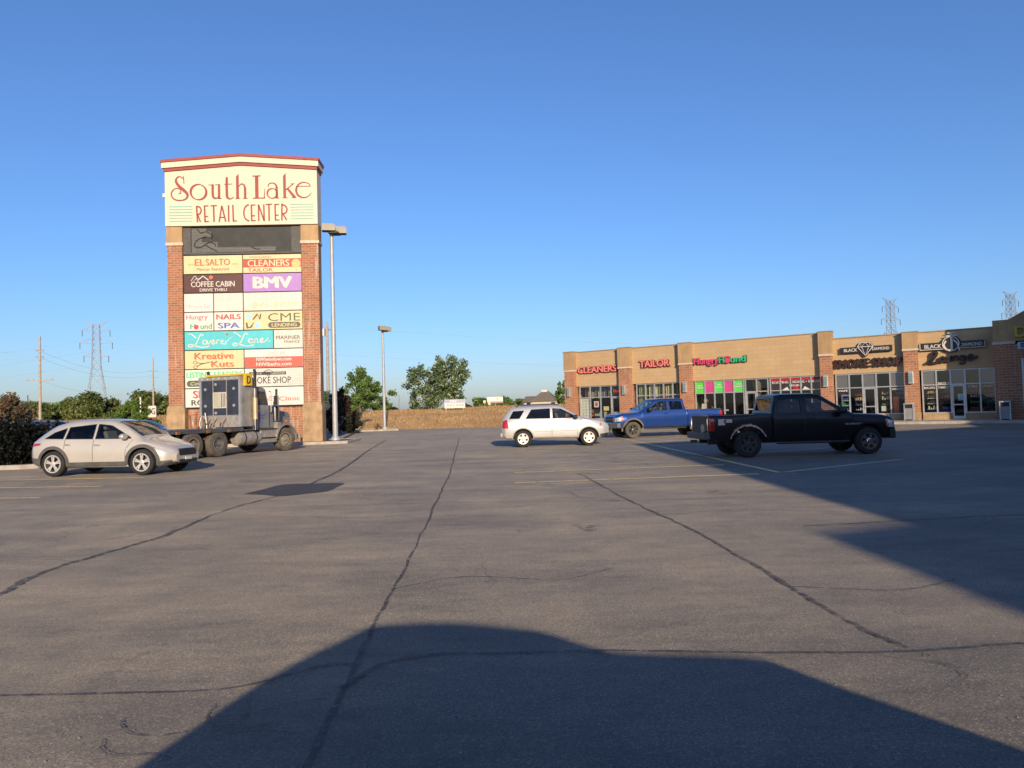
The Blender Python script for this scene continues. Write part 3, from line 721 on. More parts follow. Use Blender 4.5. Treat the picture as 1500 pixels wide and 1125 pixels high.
def pier(u0, u1, top, wide=.06, proud=.45):
    p = MB().box(u0, u1, -proud, .29, .62, 4.63).build("brick_pier", M['brick2'], BL)
    MB().box(u0-.03, u1+.03, -proud-.03, .29, ZB-.1, .62).build("pier_plinth", M['stone'], p)
    MB().box(u0-wide, u1+wide, -proud-.07, .295, 4.63, 4.76).build("stone_band", M['cap'], p, bevel=.015)
    MB().box(u0-.04, u1+.04, -proud-.04, .295, 4.76, top).build("stucco_head", M['stucco_dark'], p)
    MB().box(u0-.08, u1+.08, -proud-.08, .30, top, top+.06).build("pier_cap", M['coping'], p)
    c = (u0+u1)/2
    s_ = MB().box(c-.15, c+.15, -proud-.22, -proud-.001, 2.5, 3.3).build("wall_lamp", M['alu'], BL, bevel=.02)
    MB().box(c-.11, c+.11, -proud-.235, -proud-.221, 2.62, 3.18).build("lamp_lens", mat("lens", (.20, .26, .24), .25), s_)
for a, b, t_ in ((-.06, .86, P1+.05), (5.14, 6.15, P1+.05), (10.40, 11.33, P1+.05), (20.72, 21.48, P1+.05), (25.90, 26.70, P2+.05)): pier(a, b, t_)

def bay(u0, u1, cols, door=None, sill=ZS, upper=True, groups=None):
    """aluminium shopfront between u0 and u1; door = column index"""
    y0, y1 = .10, .18
    es = np.linspace(u0, u1, cols+1)
    fr = MB()
    for i, e_ in enumerate(es):
        fr.box(e_-.04, e_+.04, y0-.03, y1+.03, ZB if (door is not None and i in (door, door+1)) or i in (0, cols) else sill, ZW-.001)
    for z in (ZT, ZW-.05):
        for i in range(cols): fr.box(es[i]+.04, es[i+1]-.04, y0-.02, y1+.02, z-.035, z+.035)
    for i in range(cols):
        if i != door: fr.box(es[i]+.04, es[i+1]-.04, y0-.02, y1+.02, sill, sill+.07)
    fr.build("shopfront_frame", M['alu'], BL)
    for i in range(cols):
        if i != door:
            if i == 0 or i-1 == door: st = i
            if i == cols-1 or i+1 == door:
                MB().box(es[st]-.04, es[i+1]+.04, -.02, .29, ZB-.05, sill).build("bulkhead", M['stone'], BL)
    panes = {}
    for i in range(cols):
        panes[i, 1] = MB().box(es[i]+.041, es[i+1]-.041, .135, .145, ZT+.036, ZW-.086).build("window_pane", M['glass'], BL)
        if i != door: panes[i, 0] = MB().box(es[i]+.041, es[i+1]-.041, .135, .145, sill+.071, ZT-.036).build("window_pane", M['glass'], BL)
        else:
            a, b = es[i]+.045, es[i+1]-.045
            d = MB().box(a, a+.09, y0, y1, ZB+.02, ZT-.04).box(b-.09, b, y0, y1, ZB+.02, ZT-.04).box(a+.09, b-.09, y0, y1, ZB+.02, ZB+.22).box(a+.09, b-.09, y0, y1, ZT-.13, ZT-.04).box(a+.09, b-.09, y0, y1, 1.05, 1.12).build("door", M['alu'], BL)
            MB().box(a+.091, b-.091, .135, .145, ZB+.221, 1.049).box(a+.091, b-.091, .135, .145, 1.121, ZT-.131).build("door_pane", M['glass'], d)
            MB().tube([(a+.05, y0-.02, .9), (a+.05, y0-.07, .95), (a+.05, y0-.07, 1.3), (a+.05, y0-.02, 1.35)], .015, 6).build("handle", M['chrome'], d)
    return es
def poster(u0, u1, z0, z1, m_, y=.20, name="window_poster"):
    return MB().box(u0, u1, y, y+.012, z0, z1).build(name, m_, BL)
pw = mat("poster_white", (.66, .62, .54), .6, var=.1, vscale=2); pb = mat("poster_black", (.02, .02, .02), .5)
# bay 1: cleaners
e1 = bay(1.10, 5.10, 4, door=3)
o = poster(e1[0]+.05, e1[1]-.05, ZS+.1, ZT-.05, pw)
for z in np.linspace(.85, 2.1, 6): MB().box(e1[0]+.1, e1[1]-.1, .190, .199, z-.012, z+.012).build("poster_line", M['grey'], o)
for k in range(3): MB().box(e1[0]+.3*k+.2, e1[0]+.3*k+.22, .190, .199, .75, 2.2).build("poster_line", M['grey'], o)
for i in range(3):                                     # garments hanging behind the upper panes
    for k in range(5):
        a = e1[i]+.08+k*.18
        MB().box(a, a+.13, .9+.05*k, 1.0+.05*k, 2.3+.1*random.random(), 3.2).build("hanging_garment", mat("garment", random.choice([(.30, .30, .33), (.35, .22, .16), (.12, .13, .2), (.4, .37, .32), (.16, .22, .14)]), .8), BL)
o = poster(e1[3]+.12, e1[4]-.12, 2.6, 3.05, pb); text("Open", o, mat("neon_red", (.6, .02, .02), .4, emit=((1, .03, .02), .6)), (e1[3]+e1[4])/2, 2.83, .7, .26, y=.196)
o = poster(e1[1]+.3, e1[2]-.25, 1.55, 2.05, pw); MB().box(e1[1]+.4, e1[2]-.35, .192, .199, 1.65, 1.95).build("poster_print", PN['magenta'], o)
poster(e1[1]+.25, e1[2]-.2, 1.0, 1.4, pb); poster(e1[2]+.2, e1[3]-.3, 1.25, 1.6, PN['cream'])
MB().box(1.3, 4.9, 2.2, 2.8, .141, 1.15).build("shop_counter", PN['greyt'], BL)
# bay 2: tailor, curtains behind the glass
e2 = bay(6.45, 10.36, 5)
def curtain(a, b, c, y=.55):
    mb = MB()
    mb.grid(lambda s_, t_: (a+(b-a)*s_, y + .06*math.sin(s_*22*(b-a))+.02*math.sin(s_*51), .2+3.1*t_), 60, 1)
    return mb.build("curtain", c, BL, smooth=60)
cg = mat("curtain_cream", (.55, .48, .30), .9, var=.2, vscale=4, streak=.3); cgr = mat("curtain_green", (.28, .30, .16), .9, var=.25, vscale=4)
curtain(e2[0], e2[1]-.1, cgr); curtain(e2[1]+.1, e2[2], cg); curtain(e2[2], e2[2]+.35, cgr, .6); curtain(e2[3], e2[4]-.1, cg); curtain(e2[4], e2[5], cgr)
curtain(e2[2]+.4, e2[3]-.1, mat("curtain_rust", (.26, .17, .10), .9, var=.3, vscale=5), .7)
# bay 3: green and pink window films, then the shared door, then the dark red films
e3 = bay(11.45, 15.2, 5)
gf, pf = mat("green_film", (.16, .78, .10), .5, var=.05), mat("pink_film", (.85, .06, .30), .5, var=.05)
for i in range(5):
    o = poster(e3[i]+.045, e3[i+1]-.045, ZT-.03, ZW-.09, gf if i % 2 == 0 else pf, y=.148, name="window_film")
    if i % 2 == 0:
        MB().box(e3[i]+.08, e3[i+1]-.08, .122, .134, 2.78, 2.83).build("film_line", pw, o); MB().box(e3[i]+.2, e3[i+1]-.2, .122, .134, 2.95, 3.0).build("film_line", pw, o)
poster(e3[0]+.15, e3[1]-.2, 1.2, 1.6, pw, .9); poster(e3[0]+.3, e3[1]-.1, 1.7, 1.95, PN['cream'], 1.0); poster(e3[2]+.1, e3[3]-.2, 1.0, 1.1, PN['pale'], 1.5)
bay(15.32, 16.98, 2, door=0)
MB().box(15.5, 16.2, 1.2, 1.3, .15, 3.3).build("interior_panel", mat("ochre_wall", (.38, .25, .10), .85), BL)
poster(16.25, 16.7, .9, 1.5, pw, .5)
e4 = bay(17.15, 20.70, 5)
rf, df = mat("red_film", (.42, .02, .025), .5), mat("dark_film", (.035, .012, .012), .4)
for i in range(5):
    o = poster(e4[i]+.045, e4[i+1]-.045, ZT, ZW-.09, df, y=.148, name="window_film")
    MB().box(e4[i]+.045, e4[i+1]-.045, .124, .134, 3.07, ZW-.09).build("film_band", rf, o)
    if i in (1, 2, 3): MB().prism([(e4[i]+.1, ZT+.02), (e4[i+1]-.1, ZT+.02), ((e4[i]+e4[i+1])/2 + .1*(2-i), ZT+(.45 if i == 2 else .25))], .126, .134).build("film_shape", rf if i == 2 else pw, o)
text("ROOFING • SIDING • SOLAR", BL, pw, (e4[0]+e4[5])/2, 2.96, 3.3, .16, y=.118, bold=.04)
text("LENEX", BL, pw, (e4[0]+e4[5])/2, 2.72, .9, .13, y=.116, bold=.03)
# bay 5 and 6: smoke shop and lounge with grey spandrels
gp = mat("grey_spandrel", (.17, .15, .16), .35, var=.06)
for (a, b, dr, words, ix) in ((21.62, 25.82, 2, ("VAPE", None, None, None, "HOOKAH"), 0), (26.86, 30.80, 2, ("ECIG", "TOBACCO", None, "CBD", "CIGARS"), 1)):
    es = bay(a, b, 5, door=dr)
    for i in range(5):
        if i % 2 == 0: poster(es[i]+.045, es[i+1]-.045, ZT+.04, ZW-.09, gp, y=.148, name="spandrel_panel")
        if words[i]: text(words[i], BL, pw, (es[i]+es[i+1])/2, 2.2, min(.62, .13*len(words[i])+.08), .13, y=.128, bold=.045)
    if ix: text("DELTA 8", BL, pw, (es[1]+es[2])/2, 2.47, .6, .12, y=.128, bold=.045)
    for i in range(5):                                  # shelves and goods inside
        if i == dr: continue
        for z in (.8, 1.15, 1.5, 1.85):
            sh = MB().box(es[i]+.12, es[i+1]-.12, .9, 1.15, z, z+.03).build("display_shelf", PN['pale'] if i == 0 else M['greyplastic'], BL)
            g_ = MB()
            for k in range(4):
                c = es[i]+.18+k*.14; g_.box(c, c+random.uniform(.05, .11), .92, 1.1, z+.031, z+random.uniform(.10, .26))
            g_.build("shelf_goods", random.choice([PN['offw'], PN['tred'], PN['blue'], PN['leaf'], PN['gold'], M['greyplastic']]), sh)
    if ix == 0: MB().box(es[4]+.08, es[4]+.42, .4, .6, .2, 1.7).build("display_panel", PN['orange'], BL); poster(es[3]+.2, es[3]+.5, .75, 1.1, PN['offw'], .4)
    else: poster(es[2]+.35, es[2]+.65, 1.35, 1.75, PN['ltblue'], .2)
# sidewalk with kerb
SW = bpy.data.objects.new("sidewalk", None); COL.objects.link(SW); SW.location = (BX, BY, 0); SW.rotation_euler = (0, 0, BA); tag(SW, kind="structure")
for k in range(17):
    u0 = -1.6 + k*2.0; MB().box(u0+.006, u0+1.994, -3.85, -.01 if u0 > 0 else .3, -.05, ZB-.001-.002*random.random()).build("pavement_slab", M['concrete'], SW, bevel=.008)
    MB().box(u0+.006, u0+1.994, -4.02, -3.856, -.05, ZB+.002*random.random()).build("kerb_stone", M['concrete'], SW, bevel=.015)

# taller corner block at the right, and the wing of the same centre that turns towards the viewer
CB = thing("corner_building", "taller brown brick corner building in shade with gabled parapet", "building", (BX, BY, 0), BA)
MB().box(30.92, 44, -2.3, 12, 0, 4.55).build("brick_wall", M['brick2'], CB)
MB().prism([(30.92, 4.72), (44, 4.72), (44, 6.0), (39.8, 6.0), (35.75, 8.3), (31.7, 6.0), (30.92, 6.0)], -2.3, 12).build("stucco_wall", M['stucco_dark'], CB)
MB().box(30.86, 32.0, -2.38, -2.0, 4.56, 4.715).build("stone_band", M['cap'], CB, bevel=.015)
MB().box(32.35, 39.9, -2.34, -2.301, .4, 3.6).build("shop_window", M['carglass'], CB)
for uu in (32.3, 33.6, 34.9, 36.2): MB().box(uu-.05, uu+.05, -2.40, -2.341, .2, 3.7).build("mullion", M['alu'], CB)
def shop_sign(name, label, u, z, v=.0, cat="sign"):
    return thing(name, label, cat, bw(u, v, z), BA)
yel = mat("yellow_letters", (.55, .44, .03), .5)
s_ = shop_sign("shop_sign", "yellow letters beginning with D on the shaded corner building", 33.6, 5.15, 2.3); text("DOLLAR", s_, yel, .15, .1, 3.4, .62, y=-.08, bold=.03, depth=.14)
text("Deals", s_, PN['ltblue'], -.25, -.72, 2.4, .4, y=-.06, bold=.02, depth=.08)
WG = thing("wing_building", "brick wing of the shopping centre right of the viewer, shading the lot", "building")
wp = [(9.3, 2.9), (22.3, 7.9), (28.3, 10.6), (32.3, 19.1), (28.75, 39.9), (32, 41.0), (60, 41), (60, -45), (8.1, -45), (7.9, -18.7), (9.2, -18.2)]
MB().prism(wp, 0, 4.6, 'z').build("brick_wall", M['brick2'], WG)
def offs(poly, d):
    c = np.mean(np.array(poly), 0); return [tuple(np.array(p) + (np.array(p)-c)/np.linalg.norm(np.array(p)-c)*d) for p in poly]
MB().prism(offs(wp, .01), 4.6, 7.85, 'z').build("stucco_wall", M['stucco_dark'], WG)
MB().prism(offs(wp, .06), 7.85, 8.0, 'z').build("coping", M['coping'], WG)
for y in range(-16, 2, 3): MB().box(9.22, 9.29, y, y+2.4, .6, 3.3).build("shop_window", M['carglass'], WG)

# shop lettering
redl = mat("red_letter_return", (.22, .025, .02), .5); pinkf = mat("pink_letter_face", (.78, .22, .19), .45, var=.06)
def letters(u0, u1, z0, z1, body, m_ret, m_face, name, label):
    s_ = shop_sign("shop_sign", label, (u0+u1)/2, (z0+z1)/2)
    text(body, s_, m_ret, 0, 0, u1-u0, z1-z0, y=-.11, bold=.09, depth=.20, name="letter_returns")
    text(body, s_, m_face, 0, 0, (u1-u0)*.985, (z1-z0)*.95, y=-.222, bold=.05, name="letter_faces")
    return s_
letters(1.15, 4.85, 4.45, 5.0, "CLEANERS", redl, pinkf, "cleaners", "red channel letters spelling CLEANERS on the tan wall")
letters(6.95, 9.5, 4.62, 5.2, "TAILOR", redl, pinkf, "tailor", "red channel letters spelling TAILOR on the tan wall")
s_ = shop_sign("shop_sign", "pink and green channel letters spelling Hungry Hound", 13.55, 4.85)
pkr, pkf = mat("pink_return", (.32, .02, .06), .5), mat("pink_face", (.62, .06, .15), .45); gnr, gnf = mat("green_return", (.01, .12, .05), .5), mat("green_face", (.03, .42, .19), .45)
for b_, mr, mf, cx_, wd_, hh_ , dz in (("Hungry", pkr, pkf, -1.05, 1.95, .66, -.08), ("H", gnr, gnf, .17, .38, .5, .0), ("und", gnr, gnf, 1.42, 1.15, .5, .0)):
    text(b_, s_, mr, cx_, dz, wd_, hh_, y=-.11, bold=.06, depth=.20, name="letter_returns"); text(b_, s_, mf, cx_, dz, wd_*.98, hh_*.95, y=-.222, bold=.05, name="letter_faces")
MB().lathe([(.001, -.22), (.2, -.22), (.22, -.02), (.001, -.02)], 16, c=(.60, 0, -.08)).lathe([(.001, -.2), (.07, -.2), (.07, -.02)], 8, c=(.45, 0, .18)).lathe([(.001, -.2), (.07, -.2), (.07, -.02)], 8, c=(.62, 0, .22)).lathe([(.001, -.2), (.07, -.2), (.07, -.02)], 8, c=(.78, 0, .16)).build("paw_letter", pkf, s_)
blk = mat("black_sign_box", (.025, .018, .022), .45)
def bd_sign(u0, u1, z, hz, label, emblem):
    c = (u0+u1)/2; s_ = shop_sign("shop_sign", label, c, z); h = (u1-u0)/2
    MB().box(-h, h, -.22, -.02, -hz, hz).build("sign_box", blk, s_, bevel=.01)
    text("BLACK", s_, pw, -h*.58, 0, h*.52, hz*1.05, y=-.227, bold=.03); text("DIAMOND", s_, pw, h*.58, 0, h*.64, hz*.95, y=-.227, bold=.025)
    if emblem:
        dm = [([(-.48, .18), (-.3, .46), (.3, .46), (.48, .18), (0, -.42), (-.48, .18)], .05, False), ([(-.48, .18), (.48, .18)], .04, False), ([(-.22, .18), (0, -.42), (.22, .18)], .035, False), ([(-.3, .46), (-.22, .18), (0, .46), (.22, .18), (.3, .46)], .035, False)]
        MB().prism([(-.5, .18), (-.32, .5), (.32, .5), (.5, .18), (0, -.48)], -.26, -.03).build("emblem_back", blk, s_); strokes(dm, s_, pw, lambda x, y: (x, y, 1), -.264, name="emblem")
    else:
        MB().lathe([(.001, -.25), (.52, -.25), (.52, -.03)], 28, c=(0, 0, .1)).build("emblem_back", blk, s_)
        mono = [ring(-.05, .1, .45, .45, .05, .05, 40, 400), ([(0, .75), (0, -.35)], .12, False), ([(-.3, .6), (.3, .62)], .07, False), ([(-.22, .78), (.22, .8)], .05, False), ([(-.3, .3), (-.42, .05), (-.28, -.25), (-.05, -.3)], .09, True), ([(.1, .35), (.3, .1), (.42, -.35)], .07, True)]
        strokes(mono, s_, pw, lambda x, y: (x, y, 1), -.256, depth=.02, name="emblem")
    if not emblem: strokes([([(-h+.03, -hz+.03), (h-.03, -hz+.03)], .04, False), ([(-h+.03, hz-.03), (-h+.03, -hz)], .04, False), ([(h-.03, hz-.03), (h-.03, -hz)], .04, False)], s_, pw, lambda x, y: (x, y, 1), -.225, name="sign_border")
bd_sign(22.05, 25.25, 4.93, .20, "black sign box with white BLACK DIAMOND lettering and a cut diamond", True)
bd_sign(26.85, 30.45, 4.83, .23, "black outlined sign box with BLACK DIAMOND and round monogram", False)
dk = mat("dark_letter_face", (.05, .022, .014), .45); dk2 = mat("dark_letter_return", (.025, .012, .01), .5)
letters(21.62, 25.80, 3.75, 4.32, "SMOKE SHOP", dk2, dk, "smoke", "dark brown channel letters spelling SMOKE SHOP")
s_ = shop_sign("shop_sign", "dark script letters spelling Lounge on the half shaded wall", 28.6, 4.05)
LG = [([(-1.45, -.28), (-1.2, -.22), (-.95, .05), (-.8, .32), (-.92, .42), (-1.08, .3), (-1.1, .0), (-1.2, -.2), (-1.05, -.28), (-.7, -.24)], .15, True), ring(-.5, -.08, .15, .15, .12, .14), ([(-.28, .08), (-.3, -.15), (-.18, -.22), (-.05, -.1), (-.02, .1), (-.02, -.2)], .12, True),
      ([(.12, .08), (.1, -.2)], .12, False), ([(.1, -.02), (.25, .1), (.34, .02), (.33, -.2)], .12, True), ring(.58, -.05, .14, .14, .12, .13), ([(.74, .1), (.7, -.3), (.55, -.42), (.42, -.34)], .12, True), ([(.88, -.06), (1.12, .0), (1.08, .12), (.93, .06), (.9, -.12), (1.06, -.2), (1.4, .02)], .12, True)]
strokes(LG, s_, dk2, lambda x, y: (x, y, 1), -.20, depth=-.16)
# trash bins by the shop doors
def trash_bin(u, v, label):
    r_ = thing("trash_bin", label, "trash bin", bw(u, v, .151), BA, "trash bins along the shopfronts")
    MB().box(-.24, .24, -.24, .24, .06, .78).build("bin_body", M['galv'], r_, bevel=.02)
    for sx in (-.25, .25):
        for sy in (-.25, .25): MB().box(sx-.025, sx+.025, sy-.025, sy+.025, 0, 1.02).build("bin_post", M['alu'], r_)
    MB().box(-.29, .29, -.29, .29, 1.02, 1.1).build("bin_lid", M['alu'], r_, bevel=.02)
    MB().box(-.20, .20, -.215, .215, .78, 1.02).build("bin_opening", M['black'], r_)
trash_bin(26.2, .95, "grey square trash bin in front of the brick pier between smoke shop and lounge")
trash_bin(31.4, 2.75, "grey square trash bin standing in shade before the corner building")
# ------------------------------------------------------------------ vehicles
def pchip(pts):
    x = np.array([p[0] for p in pts], float); y = np.array([p[1] for p in pts], float)
    h = np.diff(x); d = np.diff(y)/h
    m = np.zeros(len(x))
    for i in range(1, len(x)-1):
        if d[i-1]*d[i] > 0:
            w1, w2 = 2*h[i]+h[i-1], h[i]+2*h[i-1]
            m[i] = (w1+w2)/(w1/d[i-1]+w2/d[i])
    m[0], m[-1] = d[0], d[-1]
    def f(q):
        q = min(max(q, x[0]), x[-1]); i = min(max(int(np.searchsorted(x, q)-1), 0), len(h)-1)
        t = (q-x[i])/h[i]
        return (2*t**3-3*t**2+1)*y[i] + (t**3-2*t**2+t)*h[i]*m[i] + (-2*t**3+3*t**2)*y[i+1] + (t**3-t**2)*h[i]*m[i+1]
    return f
def lin(pts):
    x = [p[0] for p in pts]; y = [p[1] for p in pts]
    return lambda q: float(np.interp(q, x, y))
class Body:
    def __init__(s, zb, zs, zr, wb, ws, wr, crown=.03, sharp=False):
        f = lin if sharp else pchip
        s.zb, s.zs, s.zr, s.wb, s.ws, s.wr = lin(zb), f(zs), lin(zr) if sharp else f(zr), f(wb), f(ws), f(wr)
        s.crown = crown
        s.x0, s.x1 = zs[0][0], zs[-1][0]
        s.keys = sorted({p[0] for L in (zb, zs, zr, wb, ws, wr) for p in L})
    def sec(s, x):
        zb, zs, zr, wb, ws, wr = s.zb(x), s.zs(x), s.zr(x), s.wb(x), s.ws(x), s.wr(x)
        g = max(zr - zs, .012); h = zs - zb
        L = lambda t: ws + (wr-ws)*t
        return [(0, zb), (wb*.86, zb), (wb*.965, zb+.035), (wb*.985, zb+h*.22), (wb, zb+h*.48), (wb*.997, zb+h*.70), (ws+(wb-ws)*.45, zs-h*.10), (ws, zs),
                (L(.35), zs+g*.35), (L(.75), zs+g*.75), (wr, zs+g*.90), (wr-.07, zs+g*.985), (wr*.6, zs+g+s.crown*.7), (0, zs+g+s.crown)]
    def side(s, x, z):
        p = s.sec(x)[1:12]
        return float(np.interp(z, [q[1] for q in p], [q[0] for q in p]))
    def top(s, x, y):
        p = s.sec(x)[10:][::-1]
        return float(np.interp(abs(y), [q[0] for q in p], [q[1] for q in p]))
    def mesh(s, step=.06):
        xs = list(np.arange(s.x0, s.x1, step)) + [s.x1] + s.keys
        xs = sorted(set(round(float(x), 4) for x in xs if s.x0 <= x <= s.x1))
        mb = MB(); n = 0
        for x in xs:
            h = s.sec(x); ring_ = [(x, y, z) for y, z in h] + [(x, -y, z) for y, z in h[-2:0:-1]]
            n = len(ring_); mb.v += ring_
        for i in range(len(xs)-1):
            for k in range(n):
                k2 = (k+1) % n
                mb.f.append([i*n+k, i*n+k2, (i+1)*n+k2, (i+1)*n+k]); mb.m.append(0)
        mb.f.append(list(range(n))); mb.f.append(list(range((len(xs)-1)*n, len(xs)*n))[::-1]); mb.m += [0, 0]
        return mb
    def patch(s, bot, topc, sgn, eps=.006, nu=10, nv=4):
        """panel lying on the flank between two edge polylines (x,z); a shell with its own small thickness"""
        bl = np.array(bot, float); tl = np.array(topc, float)
        def ev(P, t):
            d = np.r_[0, np.cumsum(np.hypot(*np.diff(P, axis=0).T))]; d = d/d[-1]
            return np.array([np.interp(t, d, P[:, 0]), np.interp(t, d, P[:, 1])])
        mb = MB()
        def fn(u, v):
            q = ev(bl, u)*(1-v) + ev(tl, u)*v
            return (q[0], sgn*(s.side(q[0], q[1]) + eps), q[1])
        mb.grid(fn, nu, nv)
        return mb
    def toppatch(s, x0, x1, inset, eps=.006, nu=6, nv=10, half=None):
        mb = MB()
        def fn(u, v):
            x = x0 + (x1-x0)*u; w_ = s.wr(x) - inset if half is None else half
            y = -w_ + 2*w_*v
            sl = (s.top(x+.03, y) - s.top(x-.03, y))/.06; n_ = 1/math.sqrt(1+sl*sl)
            return (x - sl*n_*eps, y, s.top(x, y) + n_*eps)
        mb.grid(fn, nu, nv)
        return mb
    def ringpatch(s, cx, cz, r0, r1, a0, a1, sgn, eps=.012, n=22):
        mb = MB()
        def fn(u, v):
            a = R(a0+(a1-a0)*u); r = r0+(r1-r0)*v
            x, z = cx+r*math.cos(a), cz+r*math.sin(a)
            return (x, sgn*(s.side(x, z) + eps), z)
        mb.grid(fn, n, 2)
        return mb
def make_wheel(root, x, y, r, wd, sgn, rim_r, spokes, m_tyre, m_rim, style="bar", steer=0.0, name="wheel"):
    h = wd/2
    t = MB().lathe([(rim_r, -h*.8), (rim_r+.01, -h*.95), (r*.86, -h), (r*.965, -h*.82), (r, -h*.45), (r, h*.45), (r*.965, h*.82), (r*.86, h), (rim_r+.01, h*.95), (rim_r, h*.8), (rim_r, -h*.8)], 40)
    w_ = t.build(name, m_tyre, root, loc=(x, y, r), smooth=35, rz=steer)
    rm = MB().lathe([(rim_r+.004, h*.98*sgn), (rim_r-.03, h*.99*sgn), (rim_r-.045, h*.7*sgn), (rim_r-.06, -h*.5*sgn), (.001, -h*.5*sgn)], 32)
    rm.build("rim_barrel", M['greyplastic'], w_, smooth=40)
    lip = MB().lathe([(rim_r+.006, h*.93*sgn), (rim_r+.002, h*1.02*sgn), (rim_r-.03, h*1.0*sgn), (rim_r-.035, h*.8*sgn)], 36)
    sp_ = MB()
    R2 = rim_r-.012
    for k in range(spokes):
        a = 2*math.pi*k/spokes + .3
        if style == "disc": break
        for off in ((-.16, .16) if style == "twin" else (0,)):
            w0, w1 = (.026, .024) if style == "twin" else (.05, .05 if style == "bar" else .062)
            ca, sa = math.cos(a), math.sin(a); cb, sb = math.cos(a+off), math.sin(a+off)
            p0 = (.06*ca, .06*sa); p1 = (R2*cb, R2*sb); nx_, nz_ = -sb, cb
            yo, yi = sgn*h*.92, sgn*h*.66
            vs_ = []
            for yy in (yo, yi):
                vs_ += [(p0[0]-nx_*w0, yy*(.96), p0[1]-nz_*w0), (p0[0]+nx_*w0, yy*.96, p0[1]+nz_*w0), (p1[0]+nx_*w1*.8, yy, p1[1]+nz_*w1*.8), (p1[0]-nx_*w1*.8, yy, p1[1]-nz_*w1*.8)]
            sp_.add(vs_, [(0,1,2,3), (7,6,5,4), (0,4,5,1), (1,5,6,2), (2,6,7,3), (3,7,4,0)])
    if style == "disc":
        sp_.lathe([(.001, h*.35*sgn), (rim_r*.35, h*.35*sgn), (rim_r*.42, h*.15*sgn), (rim_r*.85, h*.15*sgn), (rim_r-.02, h*.8*sgn)], 32)
        for k in range(10):
            a = 2*math.pi*k/10; sp_.lathe([(.001, h*.26*sgn), (.02, h*.26*sgn), (.02, h*.1*sgn)], 8, c=(rim_r*.6*math.cos(a), 0, rim_r*.6*math.sin(a)))
    sp_.lathe([(.001, h*.97*sgn), (.05, h*.95*sgn), (.075, h*.88*sgn), (.075, h*.6*sgn)], 16)
    sp_.v += []
    s2 = MB(); s2.v = sp_.v + lip.v; s2.f = sp_.f + [[i+len(sp_.v) for i in f] for f in lip.f]; s2.m = [0]*len(s2.f)
    s2.build("rim", m_rim, w_, smooth=35)
    return w_
def arches(body_obj, B, wheels, ra, inner=.42):
    c = MB()
    for (x, z) in wheels:
        for sgn in (1, -1):
            y0 = sgn*(B.wb(x)-inner); y1 = sgn*(B.wb(x)+.4)
            n = 28; poly = [(x+ra*math.cos(2*math.pi*k/n), z+ra*math.sin(2*math.pi*k/n)) for k in range(n)]
            c.prism(poly, min(y0, y1), max(y0, y1), 'y')
    cut(body_obj, c, M['plastic'])
    me = body_obj.data
    if len(me.materials) < 2: me.materials.append(M['plastic'])
    pi = list(me.materials).index(M['plastic']) if M['plastic'] in list(me.materials) else 1
    for p in me.polygons:
        for (x, z) in wheels:
            if math.hypot(p.center.x-x, p.center.z-z) < ra*1.004 and abs(p.center.y) < B.wb(x)-.002 and abs(p.center.y) > B.wb(x)-inner-.01: p.material_index = pi
def finish(o, ang=32):
    o.data.shade_smooth(); o.data.set_sharp_from_angle(angle=R(ang))
def _solid(fo, fi, nu, nv):
    mb = MB(); N = (nu+1)*(nv+1)
    mb.v = [tuple(map(float, fo(i/nu, j/nv))) for j in range(nv+1) for i in range(nu+1)] + [tuple(map(float, fi(i/nu, j/nv))) for j in range(nv+1) for i in range(nu+1)]
    q = lambda i, j: j*(nu+1)+i
    for j in range(nv):
        for i in range(nu):
            a = [q(i, j), q(i+1, j), q(i+1, j+1), q(i, j+1)]; mb.f.append(a); mb.f.append([k+N for k in a[::-1]])
    edge = [q(i, 0) for i in range(nu)] + [q(nu, j) for j in range(nv)] + [q(i, nv) for i in range(nu, 0, -1)] + [q(0, j) for j in range(nv, 0, -1)]
    for k in range(len(edge)):
        a, b = edge[k], edge[(k+1) % len(edge)]; mb.f.append([b, a, a+N, b+N])
    mb.m = [0]*len(mb.f)
    return mb
